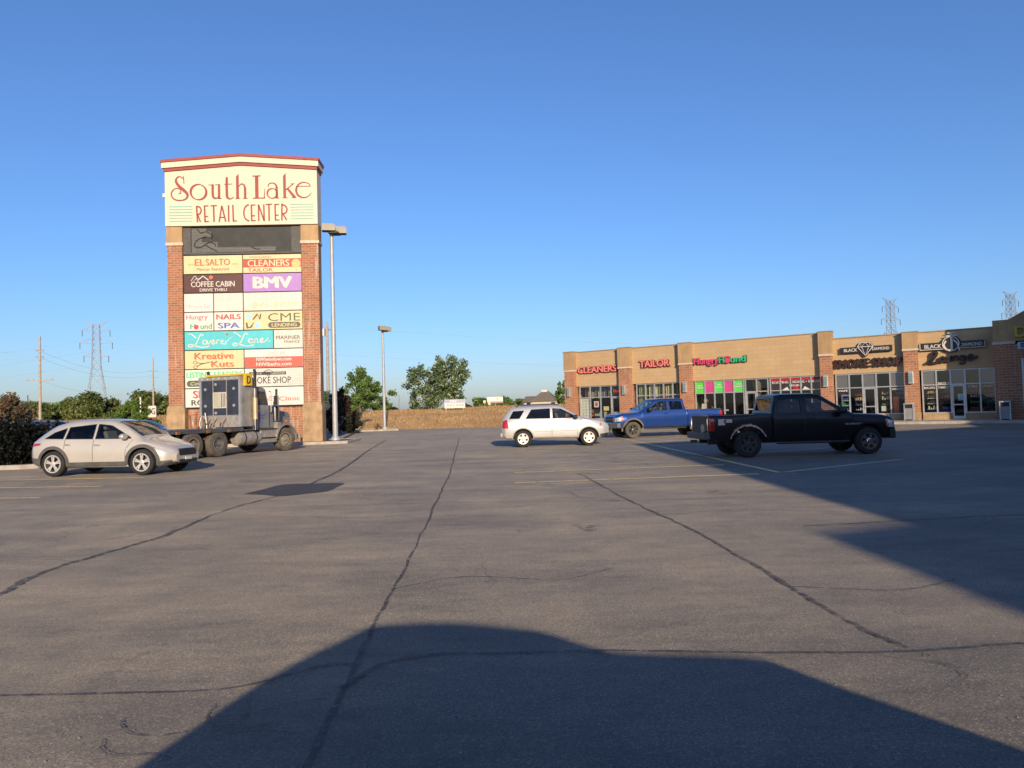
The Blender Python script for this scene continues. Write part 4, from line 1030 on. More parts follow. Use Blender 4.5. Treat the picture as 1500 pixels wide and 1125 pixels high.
def glaze(r_, b, B, wins, shields, xr, floor, rearbox=None, gap=.10, seats=((-.75, .36), (.28, .36)), tint_front='cg_clear', tint_rear='cg_dark'):
    """hollow the cabin, cut the openings and hang real panes in them"""
    xs = [x for x in np.arange(xr[0], xr[1]+.001, .07) if B.zr(x)-B.zs(x) > gap]
    c = MB(); n = 0
    for x in xs:
        zs, zr, wr = B.zs(x), B.zr(x), B.wr(x); zt = zr - .045
        h = [(0, floor), (B.side(x, zs-.15)-.10, floor), (B.side(x, zs-.05)-.08, zs-.05), (B.side(x, zs+.5*(zt-zs))-.06, zs+.5*(zt-zs)), (max(.2, wr-.10), zt-.02), (wr*.5, zt), (0, zt+.01)]
        rg = [(x, y, z) for y, z in h] + [(x, -y, z) for y, z in h[-2:0:-1]]; n = len(rg); c.v += rg
    for i in range(len(xs)-1):
        for k in range(n): c.f.append([i*n+k, i*n+(k+1) % n, (i+1)*n+(k+1) % n, (i+1)*n+k])
    c.f.append(list(range(n))); c.f.append(list(range((len(xs)-1)*n, len(xs)*n))[::-1]); c.m = [0]*len(c.f)
    cut(b, c, M['plastic'])
    def ev(P, t):
        P = np.array(P, float); d = np.r_[0, np.cumsum(np.hypot(*np.diff(P, axis=0).T))]; d = d/d[-1]
        return np.array([np.interp(t, d, P[:, 0]), np.interp(t, d, P[:, 1])])
    for (nm, bt, tp, key) in wins:
        for sgn in (1, -1):
            def at_(u, v, e):
                q = ev(bt, u)*(1-v) + ev(tp, u)*v; return (q[0], sgn*(B.side(q[0], q[1])+e), q[1])
            cut(b, _solid(lambda u, v: at_(u, v, .08), lambda u, v: at_(u, v, -.22), 10, 3), M['plastic'])
            B.patch(bt, tp, sgn, -.014, 14, 5).build(nm, M[key], r_, smooth=60)
            B.patch(bt, tp, sgn, .0, 14, 5)
            rim = MB(); pts = [ev(bt, t) for t in np.linspace(0, 1, 14)] + [ev(bt, 1)*(1-t)+ev(tp, 1)*t for t in np.linspace(.1, .9, 6)] + [ev(tp, t) for t in np.linspace(1, 0, 14)] + [ev(bt, 0)*(1-t)+ev(tp, 0)*t for t in np.linspace(.9, .1, 6)]
            P = [(p[0], sgn*(B.side(p[0], p[1])+.001), p[1]) for p in pts]; rim.tube(P+[P[0]], .011, 5, caps=False); rim.build("window_seal", M['plastic'], r_)
    for (nm, x0, x1, inset, key) in shields:
        def tp_(u, v, e):
            x = x0+(x1-x0)*u; w_ = B.wr(x)-inset; y = -w_+2*w_*v
            sl = (B.top(x+.03, y)-B.top(x-.03, y))/.06; k = 1/math.sqrt(1+sl*sl); return (x-sl*k*e, y, B.top(x, y)+k*e)
        cut(b, _solid(lambda u, v: tp_(u, v, .06), lambda u, v: tp_(u, v, -.14), 6, 8), M['plastic'])
        B.toppatch(x0, x1, inset, -.010).build(nm, M[key], r_, smooth=60)
    if rearbox:
        cut(b, MB().prism(rearbox[0], rearbox[1], rearbox[2], 'x'), M['plastic'])
        MB().prism(rearbox[0], rearbox[3], rearbox[3]+.006, 'x').build("rear_window", M['cg_clear'], r_)
    me = b.data
    if M['plastic'] not in list(me.materials): me.materials.append(M['plastic'])
    pi = list(me.materials).index(M['plastic'])
    for p in me.polygons:
        x, y, z = p.center
        if xr[0]-.05 < x < xr[1]+.05 and z > floor-.02 and abs(y) < B.side(x, z)-.02 and z < B.top(x, y)-.02: p.material_index = pi
    sm = mat("seat_fabric", (.16, .15, .14), .9, var=.2)
    for (x, y) in seats:
        for sgn in (1, -1):
            st = MB().box(x-.25, x+.27, sgn*y-.25, sgn*y+.25, floor, floor+.22).build("seat", sm, r_, bevel=.06)
            MB().prism([(x-.20, floor+.18), (x-.32, floor+.62), (x-.20, floor+.64), (x-.06, floor+.20)], sgn*y-.24, sgn*y+.24).build("seat_back", sm, st, bevel=.05)
            MB().box(x-.38, x-.27, sgn*y-.13, sgn*y+.13, floor+.66, floor+.80).build("head_rest", sm, st, bevel=.04)
    xd = xr[1]-.12
    MB().box(xd-.32, xd, -.6, .6, floor+.2, B.zs(xd)-.02).build("dashboard", M['greyplastic'], r_, bevel=.05)
    MB().tube([(xd-.42+.08*math.sin(a), .36+.18*math.cos(a), B.zs(xd)-.02+.17*math.sin(a)) for a in np.linspace(0, 6.283, 20)], .015, 6, caps=False).build("steering_wheel", M['plastic'], r_)
def seam(B, pts, sgn, parent, w_=.012):
    mb = MB()
    for (a, b) in zip(pts[:-1], pts[1:]):
        d = np.array(b)-np.array(a); n_ = np.array([-d[1], d[0]])/np.hypot(*d)*w_/2
        k = max(2, int(np.hypot(*d)/.08))
        mb.grid(lambda u, v: (lambda q: (q[0], sgn*(B.side(q[0], q[1])+.003), q[1]))(np.array(a)+d*u+n_*(2*v-1)), k, 1)
    return mb.build("door_seam", M['black'], parent)
def handle(B, x, z, sgn, parent, m_):
    y = B.side(x, z); return MB().box(x-.10, x+.10, min(sgn*(y-.01), sgn*(y+.035)), max(sgn*(y-.01), sgn*(y+.035)), z-.022, z+.022).build("door_handle", m_, parent, bevel=.012)
def mirror(x, y, z, sgn, parent, m_, s_=1.0):
    o = MB().lathe([(.001, -.09*s_), (.07*s_, -.085*s_), (.095*s_, -.04*s_), (.10*s_, .04*s_), (.085*s_, .09*s_), (.001, .10*s_)], 14, axis='x').build("mirror", m_, parent, loc=(x, sgn*(y+.14*s_), z), smooth=50)
    o.scale = (.8, 1.25, .8)
    MB().box(-.04, .04, min(-sgn*.14, -sgn*.02), max(-sgn*.14, -sgn*.02), -.05, .0).build("mirror_arm", M['plastic'], o)

# ---- paints
def paint(name, col, metal=.35, rough=.38): return mat(name, col, rough, metal, var=.05, vscale=1.0, coat=.9)
RIMS = mat("alloy_rim", (.62, .59, .54), .35, .45)
# ---- beige crossover parked at the left
def crossover(name, label, cat, loc, rz, pm_, S=1.0, clad=True, group=None, zr=None):
    r_ = thing(name, label, cat, loc, rz, group); r_.scale = S if isinstance(S, tuple) else (S, S, S)
    B = Body(zb=[(-2.2, .42), (-1.9, .24), (1.75, .22), (2.2, .34)],
             zs=[(-2.2, .86), (-2.1, .97), (-1.6, 1.04), (0, 1.0), (.9, .985), (1.6, .87), (2.05, .72), (2.2, .60)],
             zr=zr or [(-2.2, .88), (-2.16, 1.02), (-2.02, 1.13), (-1.62, 1.385), (-1.45, 1.455), (-1.0, 1.53), (-.4, 1.56), (.1, 1.555), (.42, 1.50), (.80, 1.345), (1.18, 1.10), (1.30, 1.015), (1.65, .92), (2.05, .77), (2.2, .62)],
             wb=[(-2.2, .66), (-2.0, .82), (-1.4, .90), (1.2, .90), (1.9, .80), (2.2, .56)],
             ws=[(-2.2, .60), (-2.0, .74), (-1.4, .84), (1.2, .82), (1.9, .68), (2.2, .46)],
             wr=[(-2.2, .50), (-1.5, .54), (-1.0, .58), (0, .60), (.55, .62), (1.05, .70), (1.6, .62), (2.2, .40)])
    b = B.mesh().build("body", pm_, r_)
    WX = (-1.35, 1.36); WR = .362
    arches(b, B, [(x, WR) for x in WX], .42)
    if zr is None:
        glaze(r_, b, B, [("side_window", [(-1.00, 1.055), (-.16, 1.04)], [(-.97, 1.375), (-.16, 1.445)], 'cg_dark'), ("side_window", [(-.08, 1.04), (1.00, 1.03)], [(-.08, 1.448), (.33, 1.40), (.97, 1.06)], 'cg_clear'), ("quarter_window", [(-1.66, 1.075), (-1.07, 1.06)], [(-1.42, 1.24), (-1.05, 1.355)], 'cg_dark')],
              [("windshield", .44, 1.20, .085, 'cg_clear'), ("rear_window", -2.02, -1.60, .13, 'cg_dark')], (-1.85, 1.2), .62)
    finish(b)
    for sgn in (1, -1):
        if clad:
            for x in WX: B.ringpatch(x, WR, .412, .505, -16, 196, sgn).build("arch_cladding", M['greyplastic'], r_, smooth=60)
            B.patch([(-.93, .235), (.9, .235)], [(-.95, .40), (.92, .40)], sgn, .014).build("sill_cladding", M['greyplastic'], r_, smooth=60)
            B.patch([(-2.17, .45), (-1.80, .28)], [(-2.17, .55), (-1.78, .52)], sgn, .010).build("rear_cladding", M['greyplastic'], r_, smooth=60)
            B.patch([(1.76, .26), (2.12, .32)], [(1.76, .38), (2.12, .40)], sgn, .010).build("front_cladding", M['greyplastic'], r_, smooth=60)
        seam(B, [(-.12, 1.03), (-.12, .42)], sgn, r_); seam(B, [(1.06, 1.0), (.88, .72), (.86, .42)], sgn, r_); seam(B, [(-1.0, 1.04), (-1.0, .78)], sgn, r_)
        handle(B, -.90, .90, sgn, r_, M['dullchrome']); handle(B, .02, .87, sgn, r_, M['dullchrome'])
        mirror(.86, B.side(.86, 1.0), 1.09, sgn, r_, pm_)
        B.patch([(-2.185, .84), (-1.78, .90)], [(-2.17, .94), (-1.76, .955)], sgn, .010).build("tail_lamp", M['redlamp'], r_, smooth=60)
        B.patch([(1.70, .725), (2.14, .60)], [(1.72, .775), (2.14, .675)], sgn, .010).build("headlight", M['clearlamp'], r_, smooth=60)
        B.patch([(1.64, .74), (1.70, .725)], [(1.64, .785), (1.72, .775)], sgn, .010, 4, 2).build("marker_lamp", M['amberlamp'], r_)
        for x in WX: make_wheel(r_, x, sgn*.79, WR, .22, sgn, .25, 5, M['rubber'], RIMS, "twin")
    MB().prism([(-.40, .50), (.40, .50), (.44, .62), (.36, .70), (-.36, .70), (-.44, .62)], 2.12, 2.215, 'x').build("grille", M['black'], r_, bevel=.02)
    MB().box(2.10, 2.225, -.45, .45, .30, .40).build("lower_grille", M['plastic'], r_, bevel=.02)
    MB().box(2.216, 2.23, -.16, .16, .38, .46).build("licence_plate", M['white'], r_)
    MB().box(-2.225, -2.1, -.62, .62, .40, .54).build("rear_bumper", M['greyplastic'], r_, bevel=.03)
    
    return r_
beige = paint("beige_paint", (.56, .515, .435), .25, .36)
def place(front_c, rear_c): pass
yw = R(-7)
crossover("parked_crossover", "beige crossover with black cladding parked at the left beside the dark hedge", "car", (-11.66, 21.75, 0), yw, beige, (1.0, 1.03, 1.01))

# ---- silver SUV in the middle
def silver_suv(name, label, loc, rz, pm_, lower, S=1.0, glass='carglass2'):
    r_ = thing(name, label, "suv", loc, rz); r_.scale = (S,)*3
    B = Body(zb=[(-2.15, .46), (-1.95, .34), (1.8, .32), (2.15, .42)],
             zs=[(-2.15, 1.00), (-2.1, 1.06), (-1.6, 1.09), (0, 1.08), (1.0, 1.07), (1.6, 1.00), (2.0, .90), (2.15, .78)],
             zr=[(-2.15, 1.02), (-2.06, 1.2), (-1.9, 1.42), (-1.72, 1.57), (-1.2, 1.62), (0, 1.64), (.25, 1.60), (.62, 1.40), (1.05, 1.15), (1.15, 1.11), (1.6, 1.04), (2.0, .93), (2.15, .80)],
             wb=[(-2.15, .72), (-2.0, .86), (-1.4, .90), (1.3, .90), (1.9, .82), (2.15, .62)],
             ws=[(-2.15, .68), (-2.0, .80), (-1.4, .85), (1.2, .84), (1.9, .73), (2.15, .55)],
             wr=[(-2.15, .60), (-1.9, .62), (-1.2, .66), (0, .67), (.6, .67), (1.1, .74), (1.6, .68), (2.15, .48)])
    b = B.mesh().build("body", pm_, r_)
    WX = (-1.31, 1.32); WR = .345
    arches(b, B, [(x, WR) for x in WX], .415)
    glaze(r_, b, B, [("quarter_window", [(-1.84, 1.15), (-1.44, 1.15)], [(-1.68, 1.44), (-1.24, 1.46)], 'cg_dark'), ("side_window", [(-1.18, 1.14), (-.21, 1.13)], [(-.95, 1.49), (-.21, 1.52)], 'cg_dark'), ("side_window", [(-.10, 1.13), (.92, 1.13)], [(-.10, 1.52), (.24, 1.495), (.90, 1.15)], 'cg_clear')],
          [("windshield", .30, 1.05, .08, 'cg_clear'), ("rear_window", -2.06, -1.80, .10, 'cg_dark')], (-1.88, 1.1), .72)
    finish(b)
    for sgn in (1, -1):
        for x in WX: B.ringpatch(x, WR, .405, .455, -4, 184, sgn, .016).build("arch_cladding", lower, r_, smooth=60)
        B.patch([(-.86, .335), (.86, .335)], [(-.86, .43), (.86, .43)], sgn, .018).build("sill_cladding", lower, r_, smooth=60)
        seam(B, [(-.15, 1.1), (-.15, .45)], sgn, r_); seam(B, [(1.0, 1.06), (.86, .7), (.86, .45)], sgn, r_); seam(B, [(-1.2, 1.1), (-1.0, .78)], sgn, r_); seam(B, [(-.85, .62), (.85, .62)], sgn, r_, .008)
        handle(B, -.95, 1.0, sgn, r_, pm_); handle(B, .08, .99, sgn, r_, pm_)
        mirror(.80, B.side(.80, 1.08), 1.17, sgn, r_, M['plastic'])
        B.patch([(-2.13, .78), (-1.88, .76)], [(-2.13, 1.06), (-1.93, 1.12)], sgn, .010).build("tail_lamp", M['redlamp'], r_, smooth=60)
        B.patch([(1.78, .80), (2.13, .72)], [(1.82, .93), (2.13, .86)], sgn, .010).build("headlight", M['clearlamp'], r_, smooth=60)
        B.patch([(1.76, .79), (1.84, .78)], [(1.78, .90), (1.86, .90)], sgn, .014, 4, 2).build("marker_lamp", M['amberlamp'], r_)
        B.patch([(-2.13, .46), (-1.76, .36)], [(-2.13, .56), (-1.74, .50)], sgn, .012).build("bumper_corner", lower, r_, smooth=60)
        B.patch([(1.78, .34), (2.13, .42)], [(1.78, .46), (2.13, .50)], sgn, .012).build("bumper_corner", M['plastic'], r_, smooth=60)
        MB().tube([(-1.55, sgn*.56, 1.62), (-1.45, sgn*.57, 1.685), (.0, sgn*.57, 1.705), (.15, sgn*.56, 1.65)], .022, 8).build("roof_rail", M['plastic'], r_, smooth=60)
        for x in WX: make_wheel(r_, x, sgn*.80, WR, .22, sgn, .215, 5, M['rubber'], mat("rim_silver", (.60, .56, .50), .35, .4), "fat")
    MB().box(2.08, 2.17, -.42, .42, .58, .72).build("grille", M['black'], r_, bevel=.02)
    MB().box(-2.22, -2.08, -.70, .70, .42, .60).build("rear_bumper", lower, r_, bevel=.04)
    MB().box(2.05, 2.2, -.62, .62, .36, .54).build("front_bumper", M['plastic'], r_, bevel=.04)
    return r_
silver = paint("silver_paint", (.56, .56, .55), .35, .33)
silver_suv("silver_suv", "silver compact SUV driving to the right in the middle of the lot", (1.72, 30.95, 0), R(0.5), silver, mat("champagne_trim", (.42, .37, .29), .5), 1.02)

# ---- pickups
def pickup(name, label, loc, rz, pm_, S=1.0, rims=None, lower=None, chrome_bumper=True, tyre='rubber', extras=None, lift=0.0, rearwheel=None):
    r_ = thing(name, label, "pickup", loc, rz); r_.scale = (S,)*3
    zb0 = .46 + lift
    zs_ = 1.24 + lift; bed = 1.27 + lift; hood = 1.20 + lift; roof = 1.83 + lift
    B = Body(zb=[(-2.90, zb0+.16), (-2.6, zb0), (2.35, zb0), (2.70, zb0+.08)],
             zs=[(-2.90, bed-.015), (-.98, bed-.015), (-.96, zs_), (1.35, zs_-.02), (1.45, hood-.03), (2.32, hood-.07), (2.62, hood-.14), (2.70, hood-.26)],
             zr=[(-2.90, bed), (-1.00, bed), (-.98, bed+.01), (-.86, roof-.02), (-.6, roof+.02), (.35, roof+.02), (.55, roof-.02), (1.38, zs_+.03), (1.5, hood+.015), (2.32, hood-.03), (2.62, hood-.10), (2.70, hood-.22)],
             wb=[(-2.90, .96), (-2.86, 1.0), (-1.0, 1.0), (-.985, .985), (2.2, 1.0), (2.56, .96), (2.7, .86)],
             ws=[(-2.90, .93), (-1.0, .955), (-.98, .93), (1.3, .925), (2.2, .90), (2.56, .87), (2.7, .80)],
             wr=[(-2.90, .915), (-1.0, .94), (-.98, .80), (-.6, .745), (.4, .745), (.6, .76), (1.38, .84), (2.2, .82), (2.56, .80), (2.7, .72)], crown=.025, sharp=True)
    b = B.mesh(.08).build("body", pm_, r_)
    WX = (-1.74, 1.86); WR = .40
    arches(b, B, [(x, WR) for x in WX], .52, .40)
    cut(b, MB().box(-2.84, -1.06, -.78, .78, zb0+.22, bed+.2), M['plastic'])
    cut(b, MB().box(-1.025, -1.0, -1.2, 1.2, zb0-.2, bed+.04), M['black'])      # gap between cab and bed
    cut(b, MB().box(-2.95, 2.95, -.70, .70, zb0-.1, zb0+.14), M['plastic'])      # chassis tunnel
    glaze(r_, b, B, [("side_window", [(-.80, zs_+.05), (-.10, zs_+.04)], [(-.74, roof-.13), (-.10, roof-.11)], 'cg_dark'), ("side_window", [(.05, zs_+.04), (1.12, zs_+.035)], [(.05, roof-.11), (.47, roof-.13), (1.09, zs_+.08)], 'cg_clear')],
          [("windshield", .60, 1.32, .09, 'cg_clear')], (-.80, 1.28), zb0+.36, rearbox=([(-.64, bed+.10), (.64, bed+.10), (.58, roof-.10), (-.58, roof-.10)], -1.05, -.70, -.90), seats=((-.40, .38), (.45, .38)))
    finish(b, 28)
    low = lower or pm_
    for sgn in (1, -1):
        for x in WX: B.ringpatch(x, WR, .50, .575, 6 if not lift else -6, 174 if not lift else 186, sgn, .022).build("arch_flare", low, r_, smooth=60)
        seam(B, [(-.03, zs_+.52), (-.03, zb0+.05)], sgn, r_); seam(B, [(1.30, zs_), (1.30, zb0+.05)], sgn, r_); seam(B, [(-.90, zs_+.4), (-.90, zb0+.3)], sgn, r_)
        handle(B, .14, zs_-.12, sgn, r_, M['plastic'] if name == "black_pickup" else pm_)
        mirror(1.02, B.side(1.02, zs_), zs_+.10, sgn, r_, M['plastic'], 1.35)
        B.patch([(-2.885, bed-.46), (-2.74, bed-.46)], [(-2.885, bed-.09), (-2.74, bed-.09)], sgn, .012, 4, 4).build("tail_lamp", M['redlamp'], r_)
        B.patch([(2.42, hood-.40), (2.685, hood-.42)], [(2.40, hood-.16), (2.685, hood-.24)], sgn, .012, 8, 4).build("headlight", M['clearlamp'], r_, smooth=60)
        B.patch([(2.38, hood-.38), (2.46, hood-.39)], [(2.37, hood-.18), (2.44, hood-.18)], sgn, .015, 3, 3).build("marker_lamp", M['amberlamp'], r_)
        MB().box(2.64, 2.73, min(sgn*.50, sgn*.80), max(sgn*.50, sgn*.80), hood-.44, hood-.24).build("headlight", M['clearlamp'], r_, bevel=.02)
        MB().box(-2.915, -2.88, min(sgn*.83, sgn*.955), max(sgn*.83, sgn*.955), bed-.46, bed-.09).build("tail_lamp", M['redlamp'], r_, bevel=.01)
        MB().tube([(-.9, sgn*.97, zb0-.04), (-.8, sgn*1.03, zb0-.05), (1.15, sgn*1.03, zb0-.05), (1.25, sgn*.97, zb0-.04)], .04, 8).build("side_step", M['plastic'], r_, smooth=60)
        for i, x in enumerate(WX):
            rw = rearwheel if (rearwheel and i == 0) else rims
            make_wheel(r_, x, sgn*.86, WR, .27, sgn, .25, 6, M[tyre], rw, "bar")
    MB().box(-.99, -.965, -.14, .14, roof-.06, roof-.02).build("brake_lamp", M['redlamp'], r_)
    MB().box(2.66, 2.735, -.50, .50, hood-.46, hood-.19).build("grille", M['black'], r_, bevel=.02)
    MB().box(2.73, 2.75, -.50, .50, hood-.345, hood-.315).build("grille_bar", M['chrome'], r_)
    bmat = M['chrome'] if chrome_bumper else M['plastic']
    MB().prism([(2.50, -.99), (2.70, -.90), (2.80, -.5), (2.82, 0), (2.80, .5), (2.70, .90), (2.50, .99), (2.50, .7), (2.63, .5), (2.63, -.5), (2.50, -.7)], zb0+.0, zb0+.27, 'z').build("front_bumper", bmat, r_, bevel=.03)
    MB().box(-3.06, -2.86, -.97, .97, zb0+.10, zb0+.30).build("rear_bumper", M['chrome'] if chrome_bumper else M['greyplastic'], r_, bevel=.03)
    MB().box(-2.925, -2.89, -.80, .80, zb0+.32, bed-.02).build("tailgate", mat("worn_gate_paint", tuple(c*1.2 for c in ((.012, .012, .013) if name == "black_pickup" else (.02, .07, .3))), .6), r_, bevel=.02)
    MB().box(-3.2, -3.0, -.04, .04, zb0-.02, zb0+.07).build("tow_hitch", M['plastic'], r_)
    MB().box(-2.8, 2.45, -.52, -.40, zb0-.06, zb0+.10).box(-2.8, 2.45, .40, .52, zb0-.06, zb0+.10).build("chassis", M['plastic'], r_)
    for x in WX: MB().tube([(x, -.85, WR), (x, .85, WR)], .06, 8).lathe([(.001, -.16), (.13, -.1), (.13, .1), (.001, .16)], 12, axis='y', c=(x, 0, WR)).build("axle", M['plastic'], r_, smooth=40)
    return r_
bluep = paint("blue_paint", (.014, .058, .25), .4, .3); blackp = mat("black_paint", (.006, .006, .007), .35, 0, var=.05, coat=.22, spec=.3)
rim_black = mat("black_rim", (.10, .10, .095), .35, .7); rim_chr = M['chrome']
pickup("blue_pickup", "lifted blue pickup truck facing left behind the silver SUV", (7.42, 37.15, 0), R(180+13), bluep, 1.0, rim_black, mat("dusty_flare", (.16, .14, .11), .7), True, 'dustrubber', lift=.04)
bp = pickup("black_pickup", "black pickup truck with rust-eaten rear wheel arch facing right", (8.30, 21.9, 0), R(1.0), blackp, .96, rim_chr, None, False, 'rubber', rearwheel=mat("dark_steel_rim", (.045, .045, .045), .6, .3))
# rust, torn arch edge, stickers and body damage on the black pickup
rust = mat("rusty_metal", (.22, .10, .045), .85, var=.5, vscale=14, bmp=.5); bare = mat("primer_patch", (.50, .42, .32), .7, var=.3, vscale=14)
tp_, tw_ = [], []
for k in range(40):
    a = 22+k*3.6; r_w = .545 + .02*random.random()
    tp_.append((-1.74+r_w*math.cos(R(a)), .40+r_w*math.sin(R(a)))); tw_.append(.02+.05*random.random()*math.sin(math.pi*k/39))
tr_ = MB().ribbon(tp_, tw_, off=-1.031, depth=.02); tr_.build("rusted_arch_edge", bare, bp)
tp2 = [(x-.01, z+.03) for x, z in tp_[6:34]]; MB().ribbon(tp2, [.02+.03*random.random() for _ in tp2], off=-1.028, depth=.016).build("rust_scab", rust, bp)
MB().box(-2.12, -1.40, -.66, -.58, .80, .93).build("exposed_bed_frame", rust, bp, bevel=.01)
for i, (x, z, sx, sz, k) in enumerate(((-2.52, 1.07, .10, .09, 'offw'), (-2.30, 1.10, .09, .05, 'offw'), (-2.42, 1.08, .04, .05, 'tred'))):
    MB().box(x-sx, x+sx, -1.012-.002*i, -1.0, z-sz, z+sz).build("sticker", PN[k], bp)
text("SILVERADO", bp, M['alu'], 1.42, .92, .55, .05, y=-1.012, bold=.02, name="badge")
MB().prism([(-.62, .80), (-.30, .74), (-.18, .9), (-.35, 1.02), (-.6, .98)], -2.932, -2.926, 'x').build("tailgate_damage", bare, bp, bevel=.02)
# ------------------------------------------------------------------ semi tractor with flat deck
# local x forward, y left; the right side (negative y) faces the viewer
sa = R(90 - 22)
ST = thing("semi_truck", "dusty grey semi tractor with long flat deck parked before the pylon sign", "truck", (-10.2 - 1.02, 33.0 + .45, 0), sa)
gp2 = mat("grey_blue_paint", (.24, .24, .255), .42, .2, var=.2, vscale=2.5, coat=.4, streak=.3)
dpl = mat("diamond_plate", (.20, .20, .21), .4, .7, var=.3, vscale=4, streak=.2); rustd = mat("rusty_steel", (.20, .10, .05), .8, var=.4, vscale=6)
deckm = mat("worn_deck", (.20, .185, .17), .7, .2, var=.3, vscale=2)
HW = 1.12
MB().box(-8.4, .9, -.48, -.36, .62, .92).box(-8.4, .9, .36, .48, .62, .92).box(-8.3, -8.2, -.36, .36, .62, .9).box(-4.9, -4.6, -.36, .36, .62, .9).box(-1, -.9, -.36, .36, .62, .9).build("chassis", M['plastic'], ST)
dk_ = MB().box(-8.6, -2.75, -1.18, 1.18, 1.06, 1.12).build("flat_deck", deckm, ST)
MB().box(-8.6, -2.75, -1.22, -1.181, .98, 1.13).box(-8.6, -2.75, 1.181, 1.22, .98, 1.13).box(-8.66, -8.601, -1.22, 1.22, .96, 1.13).build("deck_rail", dpl, dk_)
for x in np.arange(-8.2, -3, .7): MB().box(x-.05, x+.05, -1.17, 1.17, .93, 1.059).build("deck_crossbar", M['plastic'], dk_)
for x in (-6.9, -6.2, -4.7, -3.6): MB().box(x-.09, x+.09, -1.30, -1.221, .96, 1.08).build("ratchet_winch", rustd, dk_, bevel=.02)
# wheels: two driven axles with doubled tyres, and the steered axle
rimp = mat("polished_rim", (.62, .58, .52), .22, .9); rimd = mat("dusty_rim", (.42, .36, .27), .5, .5)
for x in (-4.1, -5.4):
    MB().tube([(x, -.9, .52), (x, .9, .52)], .09, 8).lathe([(.001, -.3), (.22, -.2), (.22, .2), (.001, .3)], 14, c=(x, 0, .52)).build("axle", M['plastic'], ST, smooth=40)
    for sgn in (1, -1):
        for off, in_ in ((1.06, False), (.72, True)): make_wheel(ST, x, sgn*off, .52, .28, sgn, .29, 0, M['dustrubber'], (rimp if x > -5 else rimd) if not in_ else M['plastic'], "disc")
MB().tube([(0, -.9, .52), (0, .9, .52)], .06, 8).build("axle", M['plastic'], ST)
for sgn in (1, -1): make_wheel(ST, 0, sgn*1.0, .52, .29, sgn, .30, 0, M['dustrubber'], rimd, "disc", steer=R(-14))
# cab, sleeper, hood
sleepm = mat("sleeper_panels", (.36, .34, .31), .4, .35, var=.2, vscale=3, streak=.3)
slp = MB().prism([(-2.75, 1.15), (-1.95, 1.15), (-1.95, 3.12), (-2.05, 3.25), (-2.70, 3.28), (-2.75, 3.2)], -HW, HW).build("sleeper", sleepm, ST, bevel=.03)
for y0_, y1_ in ((-1.0, -.39), (-.33, .33), (.39, .98)): MB().box(-2.764, -2.749, y0_, y1_, 1.66, 3.1).build("back_panel", mat("dark_blue_panel", (.055, .062, .085), .35, .3, var=.3, vscale=2.5, streak=.3), slp)
for y in (-.36, .36): MB().box(-2.775, -2.752, y-.02, y+.02, 1.5, 3.2).build("panel_strip", M['dullchrome'], slp)
MB().box(-2.775, -2.752, -1.08, 1.08, 1.15, 1.62).build("dull_kick_panel", M['dullchrome'], slp)
for y in (-1.06, 1.04): MB().box(-2.79, -2.752, y-.05, y+.05, 1.2, 3.18).build("corner_post", M['alu'], slp)
MB().box(-2.80, -2.752, -1.12, 1.12, 3.12, 3.26).build("light_bar", M['dullchrome'], slp)
for y in np.linspace(-.95, .95, 7): MB().lathe([(.001, -2.815), (.035, -2.81), (.04, -2.80)], 10, axis='x', c=(0, y, 3.19)).build("work_lamp", M['clearlamp'], slp)
win = MB().box(-2.785, -2.752, -.36, .36, 1.95, 2.62).build("rear_window", mat("cream_frame", (.55, .50, .40), .6), slp)
MB().box(-2.79, -2.786, -.30, .30, 2.0, 2.57).build("window_pane", M['carglass'], win)
MB().box(-2.798, -2.791, .02, .30, 2.0, 2.57).build("blind", mat("blind_cream", (.42, .40, .28), .8), win)
for y in (-.25, -.16, -.07, .0): MB().box(-2.80, -2.792, y-.022, y+.022, 2.0, 2.57).build("window_bar", PN['offw'], win)
for y, z in ((.22, 2.95), (.22, 1.75), (-.75, 2.75), (-.75, 2.05), (.78, 2.75), (.78, 2.05)): MB().lathe([(.001, -2.80), (.06, -2.79), (.07, -2.75)], 12, axis='x', c=(0, y, z)).build("round_lamp", M['alu'], slp, smooth=50)
bn = MB().box(-2.80, -2.6, -1.18, .75, 3.285, 3.36).build("banner_roll", mat("yellow_banner", (.72, .44, .03), .6), ST)
MB().box(-2.62, -2.22, -1.24, -1.135, 2.86, 3.36).build("banner_end", mat("yellow_banner_end", (.74, .46, .03), .6), bn); text("D", bn, M['black'], -2.42, 3.10, .2, .32, y=-1.245, bold=.05)
cb_ = MB().prism([(-1.94, 1.05), (-.72, 1.05), (-.72, 1.95), (-.98, 2.02), (-1.18, 2.72), (-1.32, 2.80), (-1.94, 2.86)], -1.04, 1.04).build("cab", gp2, ST, bevel=.03)
